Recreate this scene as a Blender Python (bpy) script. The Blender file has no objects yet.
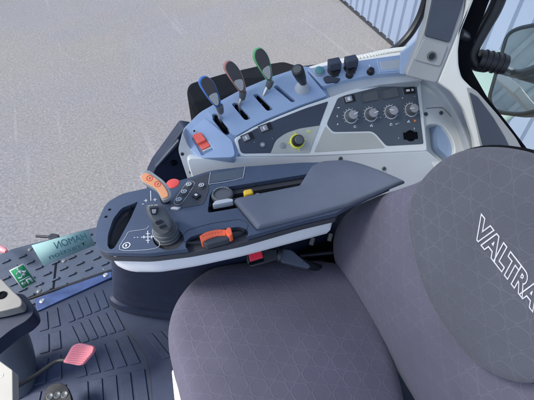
import bpy, bmesh, math, random
from mathutils import Vector, Matrix
from mathutils.bvhtree import BVHTree
R = math.radians
random.seed(4)
S = bpy.context.scene
COL = S.collection

# ------------------------------------------------------------------ camera
# world: X = rearwards in the tractor, Y = towards its right side, Z = up, cab floor at z 0
CZ, YAW, PITCH, F = 1.35, R(25), R(45), 401.0
cam = bpy.data.cameras.new('camera'); camo = bpy.data.objects.new('camera', cam); COL.objects.link(camo)
camo.location = (0, 0, CZ)
camo.rotation_euler = (R(90) - PITCH, 0, -YAW)
cam.sensor_width = 36; cam.lens = F / 534 * 36
cam.clip_start = .02; cam.clip_end = 500
S.camera = camo
# ------------------------------------------------------------------ sky, sun
EL, AZ = 48, 285          # soft high light from ahead of the tractor
w = bpy.data.worlds.new('World'); S.world = w; w.use_nodes = True
nt = w.node_tree
sky = nt.nodes.new('ShaderNodeTexSky'); sky.sky_type = 'NISHITA'; sky.sun_disc = False
sky.sun_elevation = R(EL); sky.sun_rotation = R(AZ); sky.air_density = 1.0; sky.dust_density = 2.0; sky.ozone_density = 1.0
nt.links.new(sky.outputs[0], nt.nodes['Background'].inputs[0]); nt.nodes['Background'].inputs[1].default_value = .12
sun = bpy.data.lights.new('sun', 'SUN'); sun.energy = 2.2; sun.angle = R(18); sun.color = (1, .95, .87)
suno = bpy.data.objects.new('sun', sun); COL.objects.link(suno)
a = R(AZ); sd = Vector((math.sin(a) * math.cos(R(EL)), math.cos(a) * math.cos(R(EL)), math.sin(R(EL))))
suno.rotation_euler = (-sd).to_track_quat('-Z', 'Y').to_euler()
S.view_settings.view_transform = 'Standard'; S.view_settings.look = 'None'
S.view_settings.exposure = 1.5; S.view_settings.gamma = 1
S.render.engine = 'CYCLES'; S.cycles.use_denoising = True
S.cycles.max_bounces = 8; S.cycles.transparent_max_bounces = 12

# ------------------------------------------------------------------ points from the survey of the photograph
CAM = Vector((0, 0, CZ))
RV = Vector((math.cos(YAW), -math.sin(YAW), 0)); FH = Vector((math.sin(YAW), math.cos(YAW), 0))
FW = FH * math.cos(PITCH) + Vector((0, 0, -math.sin(PITCH))); UP = FH * math.sin(PITCH) + Vector((0, 0, math.cos(PITCH)))
def ray(u, v): return FW + RV * ((u - 267) / F) + UP * ((200 - v) / F)
def P(u, v, z): d = ray(u, v); return CAM + d * ((z - CZ) / d.z)
class Pl:
    def __init__(s, o, n):
        s.o = Vector(o); s.n = Vector(n).normalized()
        if s.n.dot(CAM - s.o) < 0: s.n = -s.n
        x = Vector((1, 0, 0)); x = (x - s.n * x.dot(s.n))
        if x.length < .3: x = Vector((0, -1, 0)); x = x - s.n * x.dot(s.n)
        s.x = x.normalized(); s.y = s.n.cross(s.x)
    def hit(s, u, v, off=0):
        d = ray(u, v); t = (s.o + s.n * off - CAM).dot(s.n) / d.dot(s.n); return CAM + d * t
    def uv(s, p): return ((p - s.o).dot(s.x), (p - s.o).dot(s.y))
    def off(s, h): return Pl(s.o + s.n * h, s.n)
def pl3(a, b, c): return Pl(a, (b - a).cross(c - a))
def zpl(z): return Pl((0, 0, z), (0, 0, 1))
def rnd(pts, r=4, seg=4):
    out = []; n = len(pts)
    for i in range(n):
        p = Vector(pts[i][:2]); a = Vector(pts[i - 1][:2]); b = Vector(pts[(i + 1) % n][:2])
        rr = pts[i][2] if len(pts[i]) > 2 else r
        if rr <= 0: out.append((p.x, p.y)); continue
        da, db = a - p, b - p
        p0 = p + da * min(.48, rr / max(da.length, 1e-6)); p1 = p + db * min(.48, rr / max(db.length, 1e-6))
        for k in range(seg + 1):
            t = k / seg; q = p0 * (1 - t) ** 2 + p * 2 * t * (1 - t) + p1 * t * t; out.append((q.x, q.y))
    return out
def crv(pts, n=5, closed=False):
    pts = [Vector(p) for p in pts]; m = len(pts); out = []
    for i in range(m if closed else m - 1):
        if closed: a, b, c, d = pts[i - 1], pts[i], pts[(i + 1) % m], pts[(i + 2) % m]
        else: a, b, c, d = pts[max(i - 1, 0)], pts[i], pts[i + 1], pts[min(i + 2, m - 1)]
        for k in range(n):
            t = k / n
            out.append(.5 * ((2 * b) + (c - a) * t + (2 * a - 5 * b + 4 * c - d) * t * t + (3 * b - a - 3 * c + d) * t ** 3))
    if not closed: out.append(pts[-1])
    return out

# ------------------------------------------------------------------ materials
def srgb(c): return tuple((x / 255 / 12.92 if x / 255 <= .04045 else ((x / 255 + .055) / 1.055) ** 2.4) for x in c)
MATS = {}
def mat(name, col, rough=.5, metal=0, var=.12, bump=.15, bscale=900, spec=.5, coat=0, dirt=0, vscale=9):
    m = bpy.data.materials.new(name); m.use_nodes = True; N = m.node_tree.nodes; L = m.node_tree.links
    b = N['Principled BSDF']; b.inputs['Roughness'].default_value = rough; b.inputs['Metallic'].default_value = metal
    b.inputs['Specular IOR Level'].default_value = spec
    if coat: b.inputs['Coat Weight'].default_value = coat; b.inputs['Coat Roughness'].default_value = .15
    g = N.new('ShaderNodeNewGeometry')
    n1 = N.new('ShaderNodeTexNoise'); n1.inputs['Scale'].default_value = vscale; n1.inputs['Detail'].default_value = 6
    L.new(g.outputs['Position'], n1.inputs['Vector'])
    mr = N.new('ShaderNodeMapRange'); mr.inputs[1].default_value = .3; mr.inputs[2].default_value = .7
    mr.inputs[3].default_value = 1 - var; mr.inputs[4].default_value = 1 + var
    L.new(n1.outputs['Fac'], mr.inputs[0])
    mx = N.new('ShaderNodeMix'); mx.data_type = 'RGBA'; mx.blend_type = 'MULTIPLY'; mx.inputs[0].default_value = 1
    mx.inputs[6].default_value = (*col, 1); L.new(mr.outputs[0], mx.inputs[7])
    src = mx.outputs[2]
    if dirt:   # pale dust speckles lying on the surface
        n3 = N.new('ShaderNodeTexNoise'); n3.inputs['Scale'].default_value = 420; n3.inputs['Detail'].default_value = 3
        L.new(g.outputs['Position'], n3.inputs['Vector'])
        m3 = N.new('ShaderNodeMapRange'); m3.inputs[1].default_value = .62; m3.inputs[2].default_value = .75
        m3.inputs[3].default_value = 0; m3.inputs[4].default_value = dirt; L.new(n3.outputs['Fac'], m3.inputs[0])
        x3 = N.new('ShaderNodeMix'); x3.data_type = 'RGBA'; L.new(m3.outputs[0], x3.inputs[0]); L.new(src, x3.inputs[6])
        x3.inputs[7].default_value = (.35, .34, .32, 1); src = x3.outputs[2]
    L.new(src, b.inputs['Base Color'])
    r2 = N.new('ShaderNodeMapRange'); r2.inputs[1].default_value = .3; r2.inputs[2].default_value = .7
    r2.inputs[3].default_value = max(.02, rough - .07); r2.inputs[4].default_value = min(1, rough + .09)
    n4 = N.new('ShaderNodeTexNoise'); n4.inputs['Scale'].default_value = 25; n4.inputs['Detail'].default_value = 5
    L.new(g.outputs['Position'], n4.inputs['Vector']); L.new(n4.outputs['Fac'], r2.inputs[0]); L.new(r2.outputs[0], b.inputs['Roughness'])
    if bump:
        n2 = N.new('ShaderNodeTexNoise'); n2.inputs['Scale'].default_value = bscale; n2.inputs['Detail'].default_value = 2
        L.new(g.outputs['Position'], n2.inputs['Vector'])
        bp = N.new('ShaderNodeBump'); bp.inputs['Strength'].default_value = bump; bp.inputs['Distance'].default_value = .0006
        L.new(n2.outputs['Fac'], bp.inputs['Height']); L.new(bp.outputs[0], b.inputs['Normal'])
    MATS[name] = m; return m
M = MATS
mat('charcoal_plastic', (.050, .068, .112), .27, dirt=.05)  # charcoal plastic, blue sky reflection mixed into the base colour
mat('lever_face', (.040, .037, .040), .4)
mat('charcoal_matt', (.040, .050, .078), .6, dirt=.18)
mat('dark_band', (.045, .050, .062), .5)
mat('black_plastic', (.010, .012, .017), .42, bump=.03)
mat('black_gloss', (.008, .009, .012), .42, bump=0)
mat('near_black', (.0022, .0028, .005), .75, spec=.1)
mat('navy_housing', (.013, .021, .048), .5, dirt=.12)
mat('console_grey', (.43, .47, .51), .38, dirt=.05)
mat('console_light', (.72, .75, .74), .34, var=.05)
mat('console_sky_tinted', (.33, .44, .62), .34, var=.05)  # grey console plastic with the blue sky reflection put into its colour
mat('warm_grey', (.33, .345, .355), .55, var=.05)
mat('off_white', (.72, .73, .69), .5, var=.04)
mat('olive_grey', (.44, .46, .42), .55, var=.04)
mat('panel_slate', (.075, .095, .120), .5, var=.06)
mat('panel_navy', (.050, .062, .092), .42, var=.08)
mat('keel_silver', (.74, .76, .80), .32, var=.04)
mat('silver_trim', (.46, .49, .53), .34, var=.04)
mat('knob_grey', (.09, .10, .11), .38, bump=.05)
mat('knob_cap', (.30, .31, .33), .35)
mat('steel', (.55, .55, .56), .25, metal=.9)
mat('orange', (.88, .14, .05), .45, var=.06)
mat('orange_pale', (.80, .36, .17), .5, var=.05)
mat('red', (.80, .08, .06), .4, var=.06)
mat('red_switch', (.85, .14, .10), .4, var=.05)
mat('pedal_red', (.85, .26, .30), .5, var=.1, dirt=.2)
mat('buckle_red', (.85, .03, .07), .35, var=.03)
mat('yellow', (.80, .52, .03), .4)
mat('lime', (.88, .88, .10), .4)
mat('blue_lever', (.02, .16, .55), .3)
mat('green_lever', (.10, .42, .16), .3)
mat('rose_lever', (.42, .19, .17), .35)
mat('white_print', (.75, .77, .80), .5, bump=0)
mat('grey_print', (.42, .45, .50), .5, bump=0)
mat('red_print', (.75, .07, .05), .5, bump=0)
mat('orange_print', (.75, .25, .08), .5, bump=0)
mat('sticker_green', (.02, .33, .12), .4, bump=0)
mat('sticker_white', (.78, .80, .78), .4, bump=0)
mat('sticker_teal', (.46, .72, .69), .4, bump=0, var=.06)
mat('teal_print', (.09, .26, .29), .5, bump=0)
mat('mat_rubber', (.012, .023, .060), .58, bump=.4, dirt=.22)  # charcoal rubber, blue haze mixed into the base colour
mat('shroud_grey', (.10, .11, .13), .35)
mat('sill_blue', (.035, .065, .18), .4, dirt=.5, var=.25, vscale=30)
mat('step_rubber', (.027, .040, .070), .5, dirt=.35, var=.2)
mat('beige_cast', (.20, .195, .185), .5, var=.1)
mat('cream_box', (.34, .335, .31), .5)
mat('cladding', (.19, .235, .33), .45, bump=0, var=.05, vscale=1)
mat('shed_grey', (.42, .42, .41), .7, vscale=2)
mat('kerb_concrete', (.28, .28, .28), .9, bscale=200, bump=.5)
mat('teal_paint', (.17, .235, .22), .3, var=.04)
mat('seam_dark', (.02, .022, .03), .6)
mat('thread', (.50, .50, .55), .6, bump=.3)
mat('white_side', (.70, .71, .74), .45)

def new_mat(name):
    m = bpy.data.materials.new(name); m.use_nodes = True; MATS[name] = m
    return m, m.node_tree.nodes, m.node_tree.links
def asphalt():
    m, N, L = new_mat('asphalt'); b = N['Principled BSDF']; b.inputs['Roughness'].default_value = .9
    g = N.new('ShaderNodeNewGeometry')
    def noise(sc, det=3): n = N.new('ShaderNodeTexNoise'); n.inputs['Scale'].default_value = sc; n.inputs['Detail'].default_value = det; L.new(g.outputs['Position'], n.inputs['Vector']); return n
    v = N.new('ShaderNodeTexVoronoi'); v.inputs['Scale'].default_value = 125; L.new(g.outputs['Position'], v.inputs['Vector'])
    sep = N.new('ShaderNodeSeparateColor'); L.new(v.outputs['Color'], sep.inputs[0])
    r = N.new('ShaderNodeValToRGB'); e = r.color_ramp.elements
    e[0].position = .0; e[0].color = (.112, .113, .119, 1); e[1].position = 1; e[1].color = (.240, .238, .244, 1)
    x = e.new(.5); x.color = (.158, .157, .163, 1)
    fine = noise(40, 8)
    mm = N.new('ShaderNodeMath'); mm.operation = 'MULTIPLY_ADD'; L.new(sep.outputs[0], mm.inputs[0]); mm.inputs[1].default_value = .5
    m2 = N.new('ShaderNodeMapRange'); m2.inputs[1].default_value = .3; m2.inputs[2].default_value = .7; m2.inputs[3].default_value = -.05; m2.inputs[4].default_value = .55
    L.new(fine.outputs['Fac'], m2.inputs[0]); L.new(m2.outputs[0], mm.inputs[2]); L.new(mm.outputs[0], r.inputs[0])
    big = noise(.55, 4); mr = N.new('ShaderNodeMapRange'); mr.inputs[1].default_value = .35; mr.inputs[2].default_value = .65
    L.new(big.outputs['Fac'], mr.inputs[0])
    tint = N.new('ShaderNodeMix'); tint.data_type = 'RGBA'; tint.inputs[6].default_value = (.98, .97, 1.05, 1); tint.inputs[7].default_value = (1.06, 1.02, .97, 1)
    L.new(mr.outputs[0], tint.inputs[0])
    mx = N.new('ShaderNodeMix'); mx.data_type = 'RGBA'; mx.blend_type = 'MULTIPLY'; mx.inputs[0].default_value = 1
    L.new(r.outputs[0], mx.inputs[6]); L.new(tint.outputs[2], mx.inputs[7])
    # pale tyre scuffs
    wv = N.new('ShaderNodeTexNoise'); wv.inputs['Scale'].default_value = 1; wv.inputs['Detail'].default_value = 2
    mp = N.new('ShaderNodeMapping'); mp.inputs['Rotation'].default_value = (0, 0, R(-17)); mp.inputs['Scale'].default_value = (9, .4, 1)
    L.new(g.outputs['Position'], mp.inputs[0]); L.new(mp.outputs[0], wv.inputs['Vector'])
    m4 = N.new('ShaderNodeMapRange'); m4.inputs[1].default_value = .66; m4.inputs[2].default_value = .72; m4.inputs[3].default_value = 0; m4.inputs[4].default_value = .10
    L.new(wv.outputs['Fac'], m4.inputs[0])
    mx2 = N.new('ShaderNodeMix'); mx2.data_type = 'RGBA'; L.new(m4.outputs[0], mx2.inputs[0]); L.new(mx.outputs[2], mx2.inputs[6]); mx2.inputs[7].default_value = (.42, .41, .42, 1)
    L.new(mx2.outputs[2], b.inputs['Base Color'])
    bp = N.new('ShaderNodeBump'); bp.inputs['Strength'].default_value = .6; bp.inputs['Distance'].default_value = .006
    L.new(v.outputs['Distance'], bp.inputs['Height']); L.new(bp.outputs[0], b.inputs['Normal'])
asphalt()
def fabric(name, col, line, sc, bumpd=.0015, mixf=.42):
    """woven seat cloth with an embossed honeycomb of rounded cells, in the surface's own UV metres"""
    m, N, L = new_mat(name); b = N['Principled BSDF']; b.inputs['Roughness'].default_value = .85
    b.inputs['Sheen Weight'].default_value = .10; b.inputs['Sheen Roughness'].default_value = .5
    b.inputs['Specular IOR Level'].default_value = .25
    uv = N.new('ShaderNodeUVMap'); uv.uv_map = 'UVMap'
    def math_(op, a, b_=None):
        n = N.new('ShaderNodeMath'); n.operation = op
        for i, s in enumerate((a, b_)):
            if s is None: continue
            if isinstance(s, (int, float)): n.inputs[i].default_value = s
            else: L.new(s, n.inputs[i])
        return n.outputs[0]
    wn = N.new('ShaderNodeTexNoise'); wn.inputs['Scale'].default_value = 9; L.new(uv.outputs[0], wn.inputs['Vector'])
    sp = N.new('ShaderNodeSeparateXYZ'); L.new(uv.outputs[0], sp.inputs[0])
    wob = math_('MULTIPLY', math_('SUBTRACT', wn.outputs['Fac'], .5), .012)
    k = 2 * math.pi / sc
    x = math_('MULTIPLY', math_('ADD', sp.outputs[0], wob), k); y = math_('MULTIPLY', math_('ADD', sp.outputs[1], wob), k)
    hx = math_('MULTIPLY', x, .5); hy = math_('MULTIPLY', y, .8660254)
    f = math_('ADD', math_('ADD', math_('COSINE', x), math_('COSINE', math_('ADD', hx, hy))), math_('COSINE', math_('SUBTRACT', hx, hy)))
    d = math_('ABSOLUTE', math_('ADD', f, .82))
    ln = N.new('ShaderNodeMapRange'); ln.interpolation_type = 'SMOOTHSTEP'; ln.inputs[1].default_value = .08; ln.inputs[2].default_value = .34; ln.inputs[3].default_value = 1; ln.inputs[4].default_value = 0
    L.new(d, ln.inputs[0])
    fade = N.new('ShaderNodeTexNoise'); fade.inputs['Scale'].default_value = 5; fade.inputs['Detail'].default_value = 4; L.new(uv.outputs[0], fade.inputs['Vector'])
    fr = N.new('ShaderNodeMapRange'); fr.inputs[1].default_value = .35; fr.inputs[2].default_value = .62; fr.inputs[3].default_value = .25; fr.inputs[4].default_value = 1
    L.new(fade.outputs['Fac'], fr.inputs[0])
    fac = math_('MULTIPLY', math_('MULTIPLY', ln.outputs[0], fr.outputs[0]), mixf)
    weave = N.new('ShaderNodeTexNoise'); weave.inputs['Scale'].default_value = 700; weave.inputs['Detail'].default_value = 2; L.new(uv.outputs[0], weave.inputs['Vector'])
    wr = N.new('ShaderNodeMapRange'); wr.inputs[1].default_value = .3; wr.inputs[2].default_value = .7; wr.inputs[3].default_value = .84; wr.inputs[4].default_value = 1.16
    L.new(weave.outputs['Fac'], wr.inputs[0])
    lint = N.new('ShaderNodeTexNoise'); lint.inputs['Scale'].default_value = 260; lint.inputs['Detail'].default_value = 0; L.new(uv.outputs[0], lint.inputs['Vector'])
    mx = N.new('ShaderNodeMix'); mx.data_type = 'RGBA'; mx.inputs[6].default_value = (*col, 1); mx.inputs[7].default_value = (*line, 1); L.new(fac, mx.inputs[0])
    m2 = N.new('ShaderNodeMix'); m2.data_type = 'RGBA'; m2.blend_type = 'MULTIPLY'; m2.inputs[0].default_value = 1; L.new(mx.outputs[2], m2.inputs[6]); L.new(wr.outputs[0], m2.inputs[7])
    big = N.new('ShaderNodeMapRange'); big.inputs[1].default_value = .3; big.inputs[2].default_value = .7; big.inputs[3].default_value = .9; big.inputs[4].default_value = 1.12
    L.new(fade.outputs['Fac'], big.inputs[0])
    m3 = N.new('ShaderNodeMix'); m3.data_type = 'RGBA'; m3.blend_type = 'MULTIPLY'; m3.inputs[0].default_value = 1; L.new(m2.outputs[2], m3.inputs[6]); L.new(big.outputs[0], m3.inputs[7])
    L.new(m3.outputs[2], b.inputs['Base Color'])
    h = math_('ADD', math_('MULTIPLY', ln.outputs[0], 1), math_('MULTIPLY', weave.outputs['Fac'], .35))
    bp = N.new('ShaderNodeBump'); bp.inputs['Strength'].default_value = .34; bp.inputs['Distance'].default_value = bumpd
    L.new(h, bp.inputs['Height']); L.new(bp.outputs[0], b.inputs['Normal'])
fabric('seat_fabric', (.082, .080, .117), (.112, .109, .154), .034, .0011)
fabric('seat_fabric_upper', (.066, .071, .094), (.100, .106, .136), .031, .0012)
def glass(name, tint=(.96, .99, .985), refl=.08):
    m, N, L = new_mat(name); N.remove(N['Principled BSDF']); out = N['Material Output']
    t = N.new('ShaderNodeBsdfTransparent'); t.inputs[0].default_value = (*tint, 1)
    g = N.new('ShaderNodeBsdfGlossy'); g.inputs['Roughness'].default_value = .02
    fr = N.new('ShaderNodeFresnel'); fr.inputs[0].default_value = 1.45
    mx = N.new('ShaderNodeMixShader'); L.new(fr.outputs[0], mx.inputs[0]); L.new(t.outputs[0], mx.inputs[1]); L.new(g.outputs[0], mx.inputs[2]); L.new(mx.outputs[0], out.inputs[0])
glass('clear_glass'); glass('green_glass', (.90, .97, .955))
def mirror():
    m, N, L = new_mat('mirror_silver'); b = N['Principled BSDF']; b.inputs['Metallic'].default_value = 1
    b.inputs['Roughness'].default_value = .015; b.inputs['Base Color'].default_value = (.95, .97, .96, 1)
mirror()

# ------------------------------------------------------------------ builders
def tag(o, label=None, cat=None, group=None, kind=None):
    for k, v in (('label', label), ('category', cat), ('group', group), ('kind', kind)):
        if v: o[k] = v
    return o
def thing(name, loc, label, cat, group=None):
    o = bpy.data.objects.new(name, None); COL.objects.link(o); o.location = loc; o.empty_display_size = .05
    return tag(o, label, cat, group)
def wloc(o):
    v = Vector((0, 0, 0))
    while o is not None: v += o.location; o = o.parent
    return v
def link(name, bm, m, parent=None, smooth=35, bev=0, seg=3, sub=0, origin=None):
    bmesh.ops.recalc_face_normals(bm, faces=bm.faces)
    me = bpy.data.meshes.new(name); 
    if origin is None:
        if parent is not None or not bm.verts: origin = Vector((0, 0, 0))
        else:
            c = sum((v.co for v in bm.verts), Vector()) / len(bm.verts); origin = Vector((c.x, c.y, min(v.co.z for v in bm.verts)))
    base = wloc(parent)
    if parent is not None: bmesh.ops.translate(bm, verts=bm.verts, vec=-base); loc = Vector((0, 0, 0))
    else: bmesh.ops.translate(bm, verts=bm.verts, vec=-origin); loc = origin
    bm.to_mesh(me); bm.free()
    mm = m if isinstance(m, (list, tuple)) else [m]
    for x in mm: me.materials.append(MATS[x] if isinstance(x, str) else x)
    o = bpy.data.objects.new(name, me); COL.objects.link(o); o.location = loc; o.parent = parent
    for p in me.polygons: p.use_smooth = True
    if smooth: me.set_sharp_from_angle(angle=R(smooth))
    if bev:
        b = o.modifiers.new('bevel', 'BEVEL'); b.width = bev; b.segments = seg; b.limit_method = 'ANGLE'; b.angle_limit = R(35); b.harden_normals = False
        b.miter_outer = 'MITER_ARC'
    if sub:
        s = o.modifiers.new('sub', 'SUBSURF'); s.levels = s.render_levels = sub
    return o
def ring_prism(bm, rings, cap0=True, cap1=True, closed=True):
    V = [[bm.verts.new(p) for p in r] for r in rings]
    n = len(V[0])
    for a, b in zip(V, V[1:]):
        for i in range(n if closed else n - 1):
            j = (i + 1) % n
            bm.faces.new((a[i], a[j], b[j], b[i]))
    if cap0: bm.faces.new(V[0])
    if cap1: bm.faces.new(V[-1])
    return V
def addslab(bm, pts, pl, top, bot, shrink=1.0):
    base = [pl.hit(u, v, top) for u, v in pts]
    c = sum(base, Vector()) / len(base)
    ring_prism(bm, [[c + (p - c) * shrink for p in base], [p - pl.n * (top + bot) for p in base]])
def slab(name, pts, pl, top, bot, m, parent=None, bev=.002, seg=2, shrink=1.0, smooth=35):
    bm = bmesh.new(); addslab(bm, pts, pl, top, bot, shrink)
    return link(name, bm, m, parent, smooth, bev, seg)
def drop(name, pts, pl, z0, z1, m, parent=None, bev=.002, seg=2):
    """plate hung below a plane: outline on the plane, moved down its normal"""
    base = [pl.hit(u, v) for u, v in pts]; bm = bmesh.new()
    ring_prism(bm, [[p - pl.n * z0 for p in base], [p - pl.n * z1 for p in base]])
    return link(name, bm, m, parent, 35, bev, seg)
def cut(o, cutters):
    """cut real openings in a plate: cutters are (pts, plane, above, below)"""
    for c in cutters:
        bm = bmesh.new(); addslab(bm, *c); k = link('cutter', bm, 'near_black', None)
        md = o.modifiers.new('cut', 'BOOLEAN'); md.operation = 'DIFFERENCE'; md.object = k; md.solver = 'EXACT'
        # keep the cut ahead of any bevel
        o.modifiers.move(len(o.modifiers) - 1, 0)
        k['tmp'] = 1
    bpy.context.view_layer.update()
    bevs = [m for m in o.modifiers if m.type == 'BEVEL']
    for b in bevs: b.show_viewport = False
    bpy.context.view_layer.update()
    dg = bpy.context.evaluated_depsgraph_get()
    me = bpy.data.meshes.new_from_object(o.evaluated_get(dg))
    for md in [m for m in o.modifiers if m.type == 'BOOLEAN']:
        k = md.object; o.modifiers.remove(md); bpy.data.objects.remove(k)
    for b in bevs: b.show_viewport = True
    mats = list(o.data.materials); o.data = me
    for p in me.polygons: p.material_index = 0; p.use_smooth = True
    me.materials.clear()
    for x in mats: me.materials.append(x)
    me.set_sharp_from_angle(angle=R(35))
    return o
def tube_bm(bm, path, rad, seg=14, cap=True, flat=None):
    path = [Vector(p) for p in path]; n = len(path); rings = []; ref = None
    if isinstance(rad, list) and len(rad) == n: pass
    for i, p in enumerate(path):
        t = (path[min(i + 1, n - 1)] - path[max(i - 1, 0)]).normalized()
        if ref is None: ref = t.orthogonal().normalized() if flat is None else Vector(flat)
        a = (ref - t * ref.dot(t)).normalized(); ref = a; b = t.cross(a)
        r = rad[min(len(rad) - 1, round(i * (len(rad) - 1) / (n - 1)))] if isinstance(rad, list) else rad
        ra, rb = r if isinstance(r, (list, tuple)) else (r, r)
        rings.append([p + a * ra * math.cos(2 * math.pi * k / seg) + b * rb * math.sin(2 * math.pi * k / seg) for k in range(seg)])
    ring_prism(bm, rings, cap, cap)
def tube(name, path, rad, m, parent=None, seg=14, **k):
    bm = bmesh.new(); tube_bm(bm, path, rad, seg, flat=k.pop('flat', None)); return link(name, bm, m, parent, k.pop('smooth', 40), **k)
def fr(pl, u, v, u2=None, v2=None, off=0):
    """frame standing on a plane: x towards the second point"""
    o = pl.hit(u, v) + pl.n * off
    x = (pl.hit(u2, v2) - pl.hit(u, v)).normalized() if u2 is not None else pl.x
    y = pl.n.cross(x)
    return Matrix(((x.x, y.x, pl.n.x, o.x), (x.y, y.y, pl.n.y, o.y), (x.z, y.z, pl.n.z, o.z), (0, 0, 0, 1)))
def lathe_bm(bm, mx, prof, seg=28, cap=True):
    rings = []
    for r, z in prof: rings.append([mx @ Vector((r * math.cos(2 * math.pi * k / seg), r * math.sin(2 * math.pi * k / seg), z)) for k in range(seg)])
    ring_prism(bm, rings, cap, cap)
def lathe(name, mx, prof, m, parent=None, seg=28, bev=0, smooth=40):
    bm = bmesh.new(); lathe_bm(bm, mx, prof, seg); return link(name, bm, m, parent, smooth, bev)
def bx_bm(bm, mx, c, s):
    vs = []
    for dz in (-1, 1):
        for dx, dy in ((-1, -1), (1, -1), (1, 1), (-1, 1)):
            vs.append(bm.verts.new(mx @ Vector((c[0] + dx * s[0] / 2, c[1] + dy * s[1] / 2, c[2] + dz * s[2] / 2))))
    for f in ((0, 1, 2, 3), (4, 5, 6, 7), (0, 1, 5, 4), (1, 2, 6, 5), (2, 3, 7, 6), (3, 0, 4, 7)): bm.faces.new([vs[i] for i in f])
def bx(name, mx, c, s, m, parent=None, bev=.001, seg=2):
    bm = bmesh.new(); bx_bm(bm, mx, c, s); return link(name, bm, m, parent, 35, bev, seg)
def ringmark(bm, mx, r, wd, seg=24, z=.0004, a0=0, a1=360):
    n = seg; pts = []
    for k in range(n + 1):
        a = R(a0 + (a1 - a0) * k / n)
        pts.append((bm.verts.new(mx @ Vector((r * math.cos(a), r * math.sin(a), z))), bm.verts.new(mx @ Vector(((r + wd) * math.cos(a), (r + wd) * math.sin(a), z)))))
    for p, q in zip(pts, pts[1:]): bm.faces.new((p[0], p[1], q[1], q[0]))
def line_bm(bm, pts, pl, wd, off=.0005, closed=False):
    P3 = [pl.hit(*p) + pl.n * off for p in pts]; n = len(P3)
    L_ = []
    for i in range(n):
        a = P3[i - 1] if (i or closed) else P3[i]; b = P3[(i + 1) % n] if (i < n - 1 or closed) else P3[i]
        t = (b - a).normalized(); s = pl.n.cross(t) * wd / 2
        L_.append((bm.verts.new(P3[i] + s), bm.verts.new(P3[i] - s)))
    for i in range(n if closed else n - 1):
        p, q = L_[i], L_[(i + 1) % n]; bm.faces.new((p[0], p[1], q[1], q[0]))
def marks(name, items, pl, m, parent, wd=.0008, off=.0006):
    bm = bmesh.new()
    for it in items: line_bm(bm, it, pl, wd, off)
    return link(name, bm, m, parent, 0)
def pillow(name, pts, pl, prof, m, parent=None, centre=None, dome=0, sub=1, topn=7, uvs=1.0):
    """upholstered pad: outline on a plane, profile of (scale, height), closed by a shallow dome"""
    base = [pl.hit(u, v) for u, v in pts]
    c = pl.hit(*centre) if centre else sum(base, Vector()) / len(base)
    bm = bmesh.new(); rings = []
    for s, h in prof: rings.append([c + (p - c) * s + pl.n * h for p in base])
    s0, h0 = prof[-1]
    for k in range(1, topn):
        s = s0 * (1 - k / topn); rings.append([c + (p - c) * s + pl.n * (h0 + dome * (1 - (s / s0) ** 2)) for p in base])
    V = ring_prism(bm, rings, True, False)
    cv = bm.verts.new(c + pl.n * (h0 + dome)); n = len(V[-1])
    for i in range(n): bm.faces.new((V[-1][i], V[-1][(i + 1) % n], cv))
    uvl = bm.loops.layers.uv.new('UVMap')
    for f in bm.faces:
        for l in f.loops: q = pl.uv(l.vert.co); l[uvl].uv = (q[0] * uvs, q[1] * uvs)
    return link(name, bm, m, parent, 0, sub=sub)

# ================================================================== SETTING
GZ = -1.30
bm = bmesh.new(); q = 60
V = [bm.verts.new((x, y, 0)) for x, y in ((-q, -q), (q, -q), (q, q), (-q, q))]; bm.faces.new(V)
g = link('ground', bm, 'asphalt', None, 0, origin=Vector((0, 0, 0))); g.location = (0, 0, GZ); tag(g, 'speckled grey asphalt yard', kind='structure')

# metal clad hall beyond the yard
A = P(338, -1, GZ); B = P(392, 46, GZ); d = (B - A).normalized(); wn_ = Vector((-d.y, d.x, 0))
if wn_.dot(CAM - A) < 0: wn_ = -wn_
hall = thing('metal_hall', A, 'blue grey metal hall with vertical ribbed cladding at the far side of the yard', 'building')
bm = bmesh.new(); prof = []; pitch = .235; s = -6.0
while s < 16:
    for ds, dep in ((0, 0), (.170, 0), (.180, .032), (.215, .032)): prof.append((s + ds, dep))
    s += pitch
lo = [A + d * a_ + wn_ * b_ + Vector((0, 0, .07)) for a_, b_ in prof]; hi = [p + Vector((0, 0, 6)) for p in lo]
back = [lo[-1] - wn_ * .5, lo[0] - wn_ * .5]
ring_prism(bm, [lo + back, hi + [p + Vector((0, 0, 6)) for p in back]])
link('cladding', bm, 'cladding', hall, 20)
bm = bmesh.new(); K = [A + d * -6 + wn_ * -.3, A + d * 16 + wn_ * -.3, A + d * 16 + wn_ * .004, A + d * -6 + wn_ * .004]
ring_prism(bm, [[Vector((p.x, p.y, GZ - .02)) for p in K], [Vector((p.x, p.y, GZ + .069)) for p in K]])
link('plinth', bm, 'seam_dark', hall, 30, bev=.01)
# ------------------------------------------------------------------ cab floor and what lies on it
bm = bmesh.new(); GY = 1.125
K = [(-1.1, -.55), (.95, -.55), (.95, GY - .03), (-1.1, GY - .03)]
ring_prism(bm, [[Vector((x, y, -.06)) for x, y in K], [Vector((x, y, -.012)) for x, y in K]])
o = link('floor', bm, 'navy_housing', None, 30); tag(o, 'dark cab floor', kind='structure')

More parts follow.
